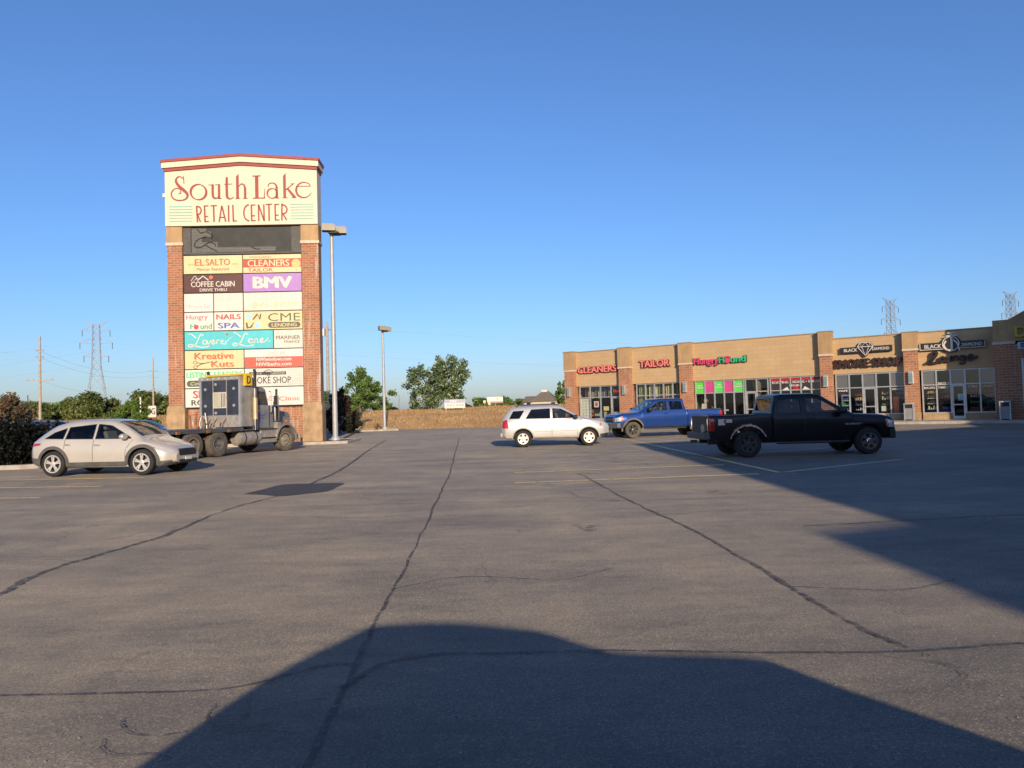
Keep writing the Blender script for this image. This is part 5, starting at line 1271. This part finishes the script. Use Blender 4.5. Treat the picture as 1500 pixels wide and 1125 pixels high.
for sgn in (-1, 1):
    y0 = sgn*1.045
    MB().prism([(-1.82, 2.05), (-1.08, 2.05), (-1.25, 2.62), (-1.82, 2.66)], min(y0, y0+sgn*.012), max(y0, y0+sgn*.012)).build("side_window", M['carglass2'], cb_)
    MB().box(-1.86, -1.83, min(y0, y0+sgn*.01), max(y0, y0+sgn*.01), 1.1, 2.7).box(-.99, -.96, min(y0, y0+sgn*.01), max(y0, y0+sgn*.01), 1.1, 2.0).build("door_seam", M['black'], cb_)
    MB().box(-1.80, -1.62, min(y0, y0+sgn*.05), max(y0, y0+sgn*.05), 1.78, 1.84).build("door_handle", M['chrome'], cb_)
    MB().tube([(-.98, sgn*1.06, 1.7), (-.98, sgn*1.16, 1.75), (-.98, sgn*1.16, 2.6), (-.98, sgn*1.06, 2.65)], .022, 6).build("grab_rail", M['chrome'], cb_)
    MB().box(-.95, -.88, min(sgn*1.28, sgn*1.5), max(sgn*1.28, sgn*1.5), 2.0, 2.45).build("mirror", M['chrome'], cb_, bevel=.02)
    MB().tube([(-1.0, sgn*1.05, 2.4), (-.92, sgn*1.3, 2.4)], .015, 6).build("mirror_arm", M['chrome'], cb_)
    # exhaust stack beside the sleeper
    MB().tube([(-2.08, sgn*1.26, 1.0), (-2.08, sgn*1.26, 2.75)], .075, 12).build("exhaust_stack", M['chrome'], ST, smooth=60)
    MB().tube([(-2.08, sgn*1.26, 2.74), (-2.08, sgn*1.26, 3.45), (-2.12, sgn*1.26, 3.55)], .06, 12).build("exhaust_tip", M['black'], ST, smooth=60)
    MB().tube([(-2.08, sgn*1.26, 1.45), (-2.08, sgn*1.26, 2.35)], .10, 12).build("heat_shield", mat("tan_heat_shield", (.55, .42, .25), .4, .4), ST, smooth=60)
    # air cleaner, steps, fuel tank, fender
    MB().lathe([(.001, 1.32), (.16, 1.34), (.17, 1.5), (.17, 1.95), (.10, 2.02), (.08, 2.12), (.09, 2.2), (.001, 2.22)], 20, axis='z', c=(-.50, sgn*.98, 0)).build("air_cleaner", M['chrome'], ST, smooth=40)
    MB().lathe([(.001, -2.9), (.30, -2.88), (.31, -2.8), (.31, -1.75), (.30, -1.67), (.001, -1.65)], 26, axis='x', c=(0, sgn*.92, .68)).build("fuel_tank", M['dullchrome'], ST, smooth=40)
    MB().box(-1.66, -.62, min(sgn*.75, sgn*1.16), max(sgn*.75, sgn*1.16), .42, .98).build("step_box", M['dullchrome'], ST, bevel=.03)
    MB().box(-2.9, -.62, min(sgn*.8, sgn*1.2), max(sgn*.8, sgn*1.2), .99, 1.04).build("running_board", dpl, ST)
    fd = MB(); poly = []
    for a in np.linspace(-8, 178, 20): poly.append((.70*math.cos(R(a)), .55+.68*math.sin(R(a))))
    for a in np.linspace(178, -8, 20): poly.append((.61*math.cos(R(a)), .55+.60*math.sin(R(a))))
    n = len(poly)
    for k in range(19):
        q = [poly[k], poly[k+1], poly[n-2-k], poly[n-1-k]]; fd.prism(q, min(sgn*.62, sgn*1.2), max(sgn*.62, sgn*1.2))
    fd.build("fender", mat("dusty_fender", (.34, .32, .28), .45, .4, var=.2), ST, smooth=30)
    MB().prism([(-.62, .98), (-.62, .62), (-.50, .98), (-.35, 1.28), (-.62, 1.30)], min(sgn*.62, sgn*1.19), max(sgn*.62, sgn*1.19)).build("fender_skirt", M['dullchrome'], ST)
    MB().box(.66, .80, min(sgn*.72, sgn*1.02), max(sgn*.72, sgn*1.02), .88, 1.06).build("headlight", M['clearlamp'], ST, bevel=.03)
    MB().box(.10, .22, min(sgn*1.0, sgn*1.1), max(sgn*1.0, sgn*1.1), 1.26, 1.38).build("marker_lamp", M['amberlamp'], ST, bevel=.02)
MB().prism([(-1.0, 2.02), (-1.16, 2.60), (-1.14, 2.61), (-.965, 2.03)], -.95, .95).build("windshield", M['carglass'], cb_)
MB().prism([(-.72, 1.02), (.92, 1.0), (.95, 1.62), (.80, 1.74), (-.72, 1.94)], -.62, .62).build("hood", gp2, ST, bevel=.06)
for sgn in (-1, 1):
    MB().box(-8.62, -8.5, min(sgn*.85, sgn*1.1), max(sgn*.85, sgn*1.1), .78, .94).build("tail_lamp", M['redlamp'], ST)
    MB().box(-6.08, -6.05, min(sgn*.62, sgn*1.2), max(sgn*.62, sgn*1.2), .18, .95).build("mud_flap", M['black'], ST)
    for k_ in range(4): MB().box(-.45+.16*k_, -.36+.16*k_, min(sgn*.615, sgn*.635), max(sgn*.615, sgn*.635), 1.42, 1.62).build("hood_louvre", M['black'], ST)
    MB().box(-1.62, -.68, min(sgn*1.161, sgn*1.175), max(sgn*1.161, sgn*1.175), .60, .66).build("step_tread", M['black'], ST)
    for xx in (-2.6, -1.95): MB().lathe([(.315, xx-.03), (.318, xx+.03)], 26, axis='x', c=(0, sgn*.92, .68)).build("tank_strap", M['plastic'], ST)
MB().tube([(-1.2, -.45, 2.92), (-1.75, -.45, 2.92)], [.09, .03], 10).build("air_horn", M['chrome'], ST, smooth=50)
MB().box(.93, 1.02, -.50, .50, .75, 1.62).build("grille", M['chrome'], ST, bevel=.02)
MB().box(.96, 1.08, -1.12, 1.12, .48, .74).build("front_bumper", M['dullchrome'], ST, bevel=.04)
for y in np.linspace(-.7, .7, 5): MB().lathe([(.001, -.05), (.03, -.03), (.03, .03)], 8, axis='x', c=(-1.45, y, 2.90)).build("roof_lamp", M['amberlamp'], ST)
MB().tube([(-.60, -1.12, 1.9), (-.60, -1.14, 2.75)], .05, 10).build("mirror_post", M['plastic'], ST)
MB().box(-1.62, -1.28, -1.056, -1.045, 1.58, 1.66).box(-1.58, -1.34, -1.056, -1.045, 1.46, 1.52).build("door_decal", PN['blue'], cb_)
for y in (-.35, .15, .45): MB().tube(spline([(-2.8, y, 1.5), (-3.0, y+.1, 1.25), (-3.2, y-.1, 1.35), (-2.95, y+.2, 1.14)], 4), .02, 6).build("air_hose", rustd, ST)
for k_ in range(6):
    x, y = -3.05-.06*k_, .45+.11*k_
    MB().tube(spline([(x, y, 1.12), (x+random.uniform(-.06, .06), y+.03, 1.35), (x+random.uniform(-.12, .1), y+random.uniform(-.1, .1), 1.5+.3*random.random())], 4), .022+.012*random.random(), 6).build("tie_chain", rustd if k_ % 2 else M['dullchrome'], ST)

# ------------------------------------------------------------------ light poles
def light_pole(loc, h, rz, label):
    r_ = thing("light_pole", label, "light pole", loc, rz, "parking lot light poles")
    MB().tube([(0, 0, 0), (0, 0, h)], [.15, .095], 12).build("shaft", M['pole'], r_, smooth=60)
    MB().lathe([(.001, .22), (.2, .2), (.27, .06), (.28, 0)], 16, axis='z').build("base_cover", M['pole'], r_, smooth=40)
    for dx, dy in ((-.05, -.45), (.42, .25)):
        hd = MB().prism([(-.36, .12), (.36, .12), (.36, .40), (.28, .50), (-.36, .50)], -.26, .26).build("lamp_head", mat("lamp_housing", (.30, .27, .22), .55, .1), r_, loc=(dx, dy, h-.05), rz=R(12))
        MB().box(-.30, .30, -.2, .2, .10, .119).build("lamp_lens", M['greyplastic'], hd)
    MB().box(-.10, .45, -.5, .3, h-.02, h+.08).build("bracket", M['greyplastic'], r_)
    return r_
light_pole((-9.95, 41.3, .12), 11.6, 0, "tall grey parking lot light pole right beside the pylon sign")
light_pole((-11.55, 66.4, .12), 8.8, .3, "slim parking lot light pole at the far edge of the lot")

# ------------------------------------------------------------------ foliage
def crown_mesh(clusters, nleaf, size, aspect=1.7):
    """clusters: (cx,cy,cz,rx,ry,rz); scattered leaf quads"""
    vol = np.array([c[3]*c[4]*c[5] for c in clusters])**.67; k = rng.choice(len(clusters), nleaf, p=vol/vol.sum())
    C = np.array(clusters)[k]
    d = rng.normal(size=(nleaf, 3)); d /= np.linalg.norm(d, axis=1)[:, None]
    rad = rng.random(nleaf)**.45
    rad *= 1 + .22*rng.normal(size=nleaf).clip(-1, 2)
    p = C[:, :3] + d*rad[:, None]*C[:, 3:]
    a = rng.normal(size=(nleaf, 3)); a /= np.linalg.norm(a, axis=1)[:, None]
    b = np.cross(a, rng.normal(size=(nleaf, 3))); b /= np.linalg.norm(b, axis=1)[:, None]
    s_ = size*(.6+.8*rng.random(nleaf))[:, None]
    v = np.stack([p - a*s_*aspect*.5, p + b*s_*.5, p + a*s_*aspect*.5, p - b*s_*.5], 1).reshape(-1, 3)
    return v
def leaf_object(name, v, m_, parent=None):
    n = len(v)//4
    me = bpy.data.meshes.new(name)
    me.vertices.add(len(v)); me.vertices.foreach_set("co", v.astype(np.float32).ravel())
    me.loops.add(n*4); me.loops.foreach_set("vertex_index", np.arange(n*4, dtype=np.int32))
    me.polygons.add(n); me.polygons.foreach_set("loop_start", np.arange(0, n*4, 4, dtype=np.int32))
    me.update(); me.validate(); me.materials.append(m_)
    o = bpy.data.objects.new(name, me); COL.objects.link(o)
    if parent is not None: o.parent = parent
    return o
bark = mat("bark", (.16, .12, .09), .9, var=.3, vscale=6, bmp=.5)
def tree(name, label, loc, h, rx, ry, nleaf, size, m_, trunk=.18, base=.25, ncl=26, group=None, cat="tree", bush=False, lean=0, shape=None):
    r_ = thing(name, label, cat, loc, 0, group)
    cl = []
    z0 = h*base
    for i in range(ncl):
        t = (i+.5)/ncl; z = z0 + (h-z0)*t
        prof = shape(t) if shape else math.sin(math.pi*min(1, .12+.88*t)**.85)**.6
        a = i*2.4 + random.uniform(-.5, .5); q = random.uniform(.25, .82)*prof
        s_ = random.uniform(.18, .34)
        cl.append((rx*q*math.cos(a)+lean*t, ry*q*math.sin(a), min(z, h-.12*h*s_), rx*s_*max(.55, prof), ry*s_*max(.55, prof), (h-z0)*s_*.45))
    leaf_object("crown" if not bush else "foliage", crown_mesh(cl, nleaf, size), m_, r_)
    tb = MB()
    tb.tube([(0, 0, -.1), (.05*lean, .02, h*.25), (.3*lean, -.03, h*.5), (.7*lean, 0, h*.82)], [trunk, trunk*.75, trunk*.5, trunk*.12], 9)
    for c in cl[::2 if not bush else 3]:
        zz = max(h*.12, c[2]*.6); tb.tube([(.4*lean*zz/h, 0, zz), (c[0]*.5, c[1]*.5, (zz+c[2])/2+.05*h), (c[0], c[1], c[2])], [trunk*.4, trunk*.22, trunk*.08], 6)
    tb.build("trunk" if not bush else "stems", bark, r_, smooth=60)
    return r_
L_ = dict(mid=leaf_mat("leaves_mid", (0.066, 0.120, 0.030), (0.150, 0.255, 0.060), (0.315, 0.420, 0.135)), cotton=leaf_mat("leaves_poplar", (0.058, 0.103, 0.041), (0.132, 0.208, 0.074), (0.576, 0.634, 0.374), .4),
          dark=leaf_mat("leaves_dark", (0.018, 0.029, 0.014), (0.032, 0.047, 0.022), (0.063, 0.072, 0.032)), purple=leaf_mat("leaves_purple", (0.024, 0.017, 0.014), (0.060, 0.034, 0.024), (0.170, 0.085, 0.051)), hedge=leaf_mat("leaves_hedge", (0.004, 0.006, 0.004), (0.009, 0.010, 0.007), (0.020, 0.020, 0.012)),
          bright=leaf_mat("leaves_bright", (0.060, 0.111, 0.017), (0.128, 0.221, 0.034), (0.221, 0.306, 0.068)), olive=leaf_mat("leaves_olive", (.075, .105, .026), (.165, .200, .058), (.27, .28, .10), .2), brown=leaf_mat("leaves_brown", (0.109, 0.073, 0.041), (0.200, 0.137, 0.073), (0.309, 0.218, 0.127)))
def at(px, D, z=None):
    """position at distance D in the direction of picture column px"""
    return ((px-750)/1080*D, D)
def ftree(name, label, px, D, *a, **k):
    x, y = at(px, D); return tree(name, label, (x, y, field_z(x, y) if y > 68 else 0), *a, **k)
ftree("poplar_tree", "broad left one of the two tall poplars on the field", 628, 100, 5.9, 3.7, 3.0, 5200, .2, L_['cotton'], .2, .10, 34, "pair of tall poplars", shape=lambda t: .75+.25*math.sin(3*t))
ftree("poplar_tree", "taller right one of the two poplars on the field", 662, 101, 6.9, 2.6, 2.4, 4400, .2, L_['cotton'], .2, .10, 34, "pair of tall poplars", shape=lambda t: .7+.3*math.sin(2.6*t))
ftree("field_tree", "leafy green tree behind the dark shrub beside the light pole", 527, 90, 5.1, 2.5, 2.4, 5200, .17, L_['mid'], .17, .15, 30, shape=lambda t: .55+.45*math.sin(math.pi*min(1, t+.1)))
ftree("field_shrub", "low green shrub at the field edge right of the near light pole", 552, 92, 3.6, 2.6, 2, 2600, .16, L_['mid'], .08, .05, 14, cat="shrub", bush=True)
ftree("dark_shrub", "big rounded dark purple shrub behind the light pole", 496, 60, 3.5, 1.75, 1.6, 9000, .11, L_['purple'], .1, .02, 22, cat="shrub", bush=True)
ftree("low_shrub", "low dark green shrub under the big purple shrub", 515, 59, 1.4, 1.0, .9, 2200, .09, L_['dark'], .05, .02, 10, cat="shrub", bush=True)
ftree("low_shrub", "small round shrub on the far kerbed island", 552, 65.3, .6, .5, .45, 700, .07, L_['brown'], .03, .02, 8, cat="shrub", bush=True)
ftree("bright_shrub", "bright green bushy shrub between the crossover and the sign", 192, 60, 2.95, 2.3, 1.8, 9000, .13, L_['bright'], .08, .03, 22, cat="shrub", bush=True)
ftree("bright_shrub", "olive shrub left of the bright green shrub behind the crossover", 158, 63, 2.2, 1.5, 1.4, 3500, .13, L_['olive'], .08, .03, 14, cat="shrub", bush=True)
ftree("brown_tree", "dark brownish tree at the far left above the hedge", 12, 56, 3.6, 2.0, 2.0, 6000, .13, L_['brown'], .12, .08, 22)
ftree("brown_tree", "small tan leaved tree left of the wooden utility pole", 34, 74, 3.2, 1.5, 1.6, 3000, .14, L_['brown'], .1, .08, 16)
ftree("corner_tree", "small tree showing past the left end of the shops", 824, 92, 3.0, 1.4, 1.3, 2200, .15, L_['bright'], .1, .1, 14)
# dark hedge on the kerbed island at the left edge
def hedge(name, label, x0, x1, y0, y1, h, n, size, m_):
    r_ = thing(name, label, "hedge", ((x0+x1)/2, (y0+y1)/2, .1))
    cl = []
    for _ in range(46):
        x, y = random.uniform(x0, x1)-(x0+x1)/2, random.uniform(y0, y1)-(y0+y1)/2
        hh = h*random.uniform(.65, 1.0); cl.append((x, y, hh*.45, .55, .5, hh*.5))
    leaf_object("foliage", crown_mesh(cl, n, size, 1.4), m_, r_)
    st = MB()
    for c in cl: st.tube([(c[0]*.98, c[1], -.08), (c[0], c[1], c[2]*1.5)], [.03, .01], 5)
    st.build("stems", bark, r_)
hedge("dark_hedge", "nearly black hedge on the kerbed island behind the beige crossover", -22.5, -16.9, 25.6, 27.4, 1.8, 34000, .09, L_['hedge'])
# shrubs under the sign
for i, (x, y, h, m_) in enumerate(((-17.6, 39.7, .9, 'mid'), (-16.8, 39.9, 1.5, 'brown'), (-15.4, 39.7, 1.1, 'mid'), (-12.6, 39.8, .9, 'dark'))):
    tree("sign_shrub", ["low green shrub at the left foot of the pylon sign", "thin brown shrub under the pylon sign panels", "green shrub behind the semi truck under the sign", "dark shrub at the right foot of the pylon sign"][i], (x, y, .1), h, .5, .4, 900, .07, L_[m_], .03, .05, 9, cat="shrub", bush=True)
# far woods
def woods(name, label, a, b, h0, h1, depth, ncl, nleaf, size, m_):
    cl = []
    for i in range(ncl):
        t = random.random(); x = a[0]+(b[0]-a[0])*t + random.gauss(0, 1); y = a[1]+(b[1]-a[1])*t + random.uniform(0, depth)
        h = random.uniform(h0, h1)*(.85+.25*math.sin(t*17)+.1*math.sin(t*41)); s_ = random.uniform(.9, 1.6)*h*.22
        for k in range(3): cl.append((x+random.gauss(0, .8), y, 1.4 + h*(.18+.28*k) - .4, s_, s_, h*.17))
    return tag(leaf_object(name, crown_mesh(cl, nleaf, size), m_), label, "trees", kind="stuff")
woods("far_woods", "band of green trees along the horizon at the left", at(-60, 150), at(250, 150), 5.2, 6.6, 16, 95, 60000, .36, L_['olive'])
woods("far_woods", "darker tree band behind the green trees at the left", at(20, 172), at(560, 190), 4.8, 6.4, 14, 80, 30000, .5, L_['mid'])
woods("far_woods", "low distant trees behind the field billboard", at(698, 230), at(790, 230), 4.2, 5.6, 10, 22, 9000, .45, L_['mid'])
woods("far_woods", "thin line of distant trees behind the poplars", at(540, 260), at(720, 260), 2.5, 3.5, 10, 40, 9000, .5, L_['dark'])

# ------------------------------------------------------------------ utility poles, towers, wires
def utility_pole(px, D, h, label, arms, transformer=False, m_=None):
    x, y = at(px, D); z = field_z(x, y) if y > 68 else 0
    r_ = thing("utility_pole", label, "utility pole", (x, y, z), R(8), "wooden utility poles")
    MB().tube([(0, 0, -.3), (0, 0, h)], [.19, .13], 10).build("shaft", m_ or M['wood'], r_, smooth=60)
    for (hz, wd) in arms:
        a = MB().box(-wd, wd, -.05, .05, hz-.05, hz+.05).build("crossarm", M['wood'], r_)
        for q in (-wd*.9, -wd*.45, wd*.45, wd*.9): MB().lathe([(.03, .05), (.05, .12), (.02, .2)], 6, axis='z', c=(q, 0, hz)).build("insulator", M['greyplastic'], a)
    if transformer: MB().lathe([(.001, 0), (.25, .02), (.26, .8), (.001, .84)], 12, axis='z', c=(-.42, 0, h-1.6)).build("transformer", M['alu'], r_, smooth=40)
    return (x, y, z+h)
u1 = utility_pole(58, 100, 11.6, "tall wooden utility pole with crossarms above the hedge at the left", [(9.6, .5), (8.7, .5), (5.6, 1.7)])
u2 = utility_pole(224, 150, 12.4, "wooden utility pole just left of the pylon sign", [(9.6, .9), (8.3, .9), (5.6, 1.6)])
u3 = utility_pole(480.5, 82, 10.9, "wooden utility pole with transformer behind the near light pole", [(9.9, .4)], True)
u4 = utility_pole(40, 210, 7.6, "thin dark distant pole at the far left", [(5.0, 1.5)], m_=M['greyplastic'])
def lattice_tower(px, D, h, label, base=5.2, ztop=None):
    x, y = at(px, D); z = field_z(x, y)
    r_ = thing("transmission_tower", label, "transmission tower", (x, y, z), R(20), "lattice transmission towers")
    lv = [0, .18, .34, .46, .56, .65, .73, .80, .86, .92, 1.0]
    wd = lambda t: base/2*(1-t/.56)+1.5*(t/.56)*.75 if t < .56 else 1.12*(1-(t-.56)*.55)
    mb = MB(); rad = .075
    cs = ((1, 1), (1, -1), (-1, -1), (-1, 1))
    for i in range(len(lv)-1):
        t0, t1 = lv[i], lv[i+1]; w0, w1 = wd(t0), wd(t1)
        for k in range(4):
            a, b = cs[k], cs[(k+1) % 4]
            mb.tube([(a[0]*w0, a[1]*w0, t0*h), (a[0]*w1, a[1]*w1, t1*h)], rad, 4)
            mb.tube([(a[0]*w0, a[1]*w0, t0*h), (b[0]*w1, b[1]*w1, t1*h)], rad*.6, 4)
            mb.tube([(b[0]*w0, b[1]*w0, t0*h), (a[0]*w1, a[1]*w1, t1*h)], rad*.6, 4)
            mb.tube([(a[0]*w1, a[1]*w1, t1*h), (b[0]*w1, b[1]*w1, t1*h)], rad*.6, 4)
    mb.build("lattice_body", M['galv'], r_)
    for t, l in ((.66, 3.2), (.80, 4.2), (.93, 3.6)):
        w0 = wd(t)
        for s_ in (-1, 1):
            am = MB(); am.tube([(s_*w0, 0, t*h), (s_*l, 0, t*h+.35)], .09, 4); am.tube([(s_*w0, 0, t*h+1.5), (s_*l, 0, t*h+.35)], .07, 4); am.tube([(s_*(w0+l)/2, 0, t*h+.15), (s_*(w0+l)/2, 0, t*h+.95)], .05, 4)
            a = am.build("crossarm", M['galv'], r_)
            MB().tube([(s_*l, 0, t*h+.3), (s_*l, 0, t*h-1.5)], .10, 5).build("insulator", M['greyplastic'], a)
    pk = MB()
    for s_ in (-1, 1): pk.tube([(s_*.9, 0, h*.97), (s_*3.2, 0, h+1.2)], .08, 4); pk.tube([(s_*.9, 0, h), (s_*3.2, 0, h+1.2)], .06, 4); pk.tube([(0, 0, h+.1), (s_*3.2, 0, h+1.2)], .05, 4)
    pk.build("peak", M['galv'], r_)
    return (x, y, z, h)
t1 = lattice_tower(141, 215, 28, "steel lattice transmission tower rising over the trees at the left", 6.4)
t2 = lattice_tower(1309, 250, 33, "lattice transmission tower above the smoke shop roof")
t3 = lattice_tower(1486, 235, 32, "lattice transmission tower at the right edge above the corner building")
def wire(a, b, sag, label, r_=.011):
    P = [tuple(np.array(a)*(1-t) + np.array(b)*t - np.array([0, 0, 4*sag*t*(1-t)])) for t in np.linspace(0, 1, 17)]
    return tag(MB().tube(P, r_, 4, caps=False).build("power_line", M['galv']), label, "power line", "overhead power lines")
for dz, w_ in ((-2.0, "upper"), (-2.9, "middle"), (-6.0, "lower")):
    wire((u1[0]-80, u1[1]-20, u1[2]+dz), (u1[0], u1[1], u1[2]+dz), 1.2, w_ + " wire running out of the picture left of the tall wooden pole")
    wire((u1[0], u1[1], u1[2]+dz), (u2[0], u2[1], u2[2]+dz-.6), 1.5, w_ + " wire between the two wooden poles left of the sign")
for dz, w_ in ((-2.8, "upper"), (-6.7, "lower")): wire((u2[0], u2[1], u2[2]+dz), (u3[0], u3[1], u3[2]+dz+1.5), 1.6, w_ + " wire passing behind the pylon sign")
for dz, s_, w_ in ((-.5, 1.5, "upper"), (-3.6, 1.5, "lower")): wire((u3[0], u3[1], u3[2]+dz), (70, 120, 11.5+dz), s_, w_ + " thin wire crossing the sky above the field and shops")
for tt, w_ in ((.66, "lowest"), (.80, "middle"), (.93, "topmost")):
    wire((t1[0]+3.8, t1[1], t1[2]+28*tt-1.4), (t1[0]-260, t1[1]+60, t1[2]+28*tt-1.4), 7, w_ + " transmission wire leading left from the lattice tower", .018)
    wire((t1[0]+3.8, t1[1], t1[2]+28*tt-1.4), (t2[0], t2[1], t2[2]+33*tt-1.4), 9, w_ + " transmission wire leading right from the left lattice tower", .018)
# ------------------------------------------------------------------ signs, billboard and house beyond the lot
def fz(p): return field_z(p[0], p[1]) if p[1] > 68 else 0
p = at(665.5, 88); FS = thing("field_sign", "low white wooden sign board standing in the dry field", "sign", (p[0], p[1], fz(p)), R(4))
MB().box(-1.22, 1.22, -.05, .05, .28, 1.32).build("board", PN['offw'], FS)
MB().box(-1.2, 1.2, -.058, -.051, .90, 1.30).build("blue_band", mat("pale_blue_band", (.36, .38, .52), .6), FS); text("MV", FS, PN['white'], -.15, 1.1, .75, .28, y=-.064, bold=.03)
for k, x in enumerate((-.85, -.5, -.1, .25, .6, .95)): MB().box(x-.13, x+.12, -.058, -.051, .56, .74).build("faded_print", mat("faded_red", (.55, .38, .33), .7) if k != 2 else PN['greyt'], FS)
for x in (-1.05, 1.0): MB().box(x-.06, x+.06, .051, .15, -.3, 1.2).build("post", M['wood'], FS)
p = at(724.5, 210); BBd = thing("billboard", "distant white billboard on a single pole beyond the field", "billboard", (p[0], p[1], fz(p)), 0)
MB().box(-2.25, 2.25, -.15, .15, 2.2, 3.5).build("board", PN['white'], BBd); MB().box(-2.25, 2.25, -.18, .12, 1.72, 2.19).build("apron", mat("billboard_apron", (.36, .20, .17), .7), BBd)
MB().tube([(.1, .3, -.2), (.1, .3, 2.4)], .16, 8).build("pole", M['galv'], BBd); MB().box(.4, .9, -.17, -.151, 2.7, 3.2).build("print", PN['gold'], BBd); MB().box(-1.8, .2, -.17, -.151, 2.6, 2.85).build("print", PN['pale'], BBd)
for i, (px, hh, lb) in enumerate(((716, 1.4, "small pale roadside sign left of the billboard pole"), (709, 1.9, "thin roadside post sign far behind the field"))):
    p = at(px, 205); s_ = thing("roadside_sign", lb, "sign", (p[0], p[1], fz(p)))
    MB().tube([(0, 0, -.2), (0, 0, hh)], .06, 6).build("post", M['galv'], s_); MB().box(-.3, .3, -.05, .05, hh-.2, hh+.55).build("board", PN['cream'], s_)
p = at(795, 190); HS = thing("far_house", "far house with a steep brown roof left of the shops", "house", (p[0], p[1], fz(p)), R(-15))
MB().box(-4.5, 5.5, -2, 5, -.5, 1.6).build("wall", mat("house_wall", (.50, .45, .36), .8), HS)
rf_ = mat("shingle_roof", (.17, .14, .10), .9, var=.25, vscale=3)
rr = MB().add([(-3.2, -2.3, 1.5), (3.8, -2.3, 1.5), (3.8, 5.3, 1.5), (-3.2, 5.3, 1.5), (-.6, 1.5, 4.2), (1.2, 1.5, 4.2)], [(0, 1, 5, 4), (1, 2, 5), (2, 3, 4, 5), (3, 0, 4), (0, 3, 2, 1)]).build("roof", rf_, HS)
MB().box(-.6, .8, 1.0, 2.0, 4.0, 4.6).build("chimney", PN['offw'], rr)
MB().add([(-5, -2.5, 1.4), (-2.4, -2.5, 1.4), (-2.4, 4, 1.4), (-5, 4, 1.4), (-4.8, .7, 3.0), (-2.2, .7, 3.0)], [(0, 1, 5, 4), (1, 2, 5), (2, 3, 4, 5), (3, 0, 4), (0, 3, 2, 1)]).build("roof", rf_, HS)
MB().add([(3.5, -2.2, 1.2), (13, -2.2, 1.2), (13, 5, 1.2), (3.5, 5, 1.2), (4.5, 1.4, 2.4), (12.5, 1.4, 2.4)], [(0, 1, 5, 4), (1, 2, 5), (2, 3, 4, 5), (3, 0, 4), (0, 3, 2, 1)]).build("roof", mat("pale_roof", (.34, .29, .24), .9), HS)
for x in (-3.4, 3.0): w_ = MB().box(x-.5, x+.5, -2.06, -2.001, .3, 1.3).build("window", M['carglass'], HS)
p = at(222.5, 72); GS = thing("roadside_sign", "white roadside sign with the letter G over a brown panel left of the pylon sign", "sign", (p[0], p[1], fz(p)), R(3))
MB().box(-.36, .36, -.05, .05, 1.75, 2.85).build("board", PN['offw'], GS); text("G", GS, M['black'], .1, 2.32, .34, .62, y=-.056, bold=.03)
MB().box(-.42, .36, -.052, .048, 1.0, 1.7).build("lower_board", mat("brown_board", (.28, .07, .04), .7), GS); MB().box(-.3, .25, -.06, -.053, 1.25, 1.45).build("print", PN['orange'], GS)
for x in (-.3, .3): MB().box(x-.04, x+.04, .051, .12, -.2, 2.8).build("post", M['galv'], GS)
p = at(205, 66); W_ = thing("white_post", "thin white post standing in front of the far trees", "post", (p[0], p[1], 0)); MB().tube([(0, 0, 0), (0, 0, 3.6)], .06, 6).build("shaft", M['white'], W_)
for i, px in enumerate((584, 610, 631)):
    p = at(px, 150); s_ = thing("far_post", ["thin pale post left of the poplars", "thin pale post under the left poplar", "thin pale post under the right poplar"][i], "post", (p[0], p[1], fz(p))); MB().tube([(0, 0, -.2), (0, 0, 3.4)], .09, 6).build("shaft", M['galv'], s_)
# ------------------------------------------------------------------ further parked cars at the left
navy = paint("navy_paint", (.03, .05, .10), .3, .35); char = paint("charcoal_paint", (.03, .03, .035), .3, .35)
silver_suv("parked_suv", "dark blue SUV parked beyond the black hedge at the left", (-26.6, 40.5, 0), R(176), navy, M['plastic'], 1.0, 'carglass')
crossover("parked_car", "dark car roof just showing between the crossover and the pylon sign", "car", (-25.2, 50.5, 0), R(5), char, .95)
# the car the picture was taken from, standing side-on just behind the lens
crossover("viewpoint_car", "dark compact crossover beside the viewpoint, known by its long shadow on the asphalt", "car", (.53, -1.1, 0), R(180), char, (1.1, 1.1, 1.0), zr=[(-2.2, .95), (-2.09, 1.09), (-1.745, 1.36), (-1.58, 1.49), (-.84, 1.53), (-.43, 1.68), (.21, 1.75), (.555, 1.74), (.8, 1.62), (1.13, 1.42), (1.53, 1.09), (1.62, 1.02), (2.05, .8), (2.2, .62)])
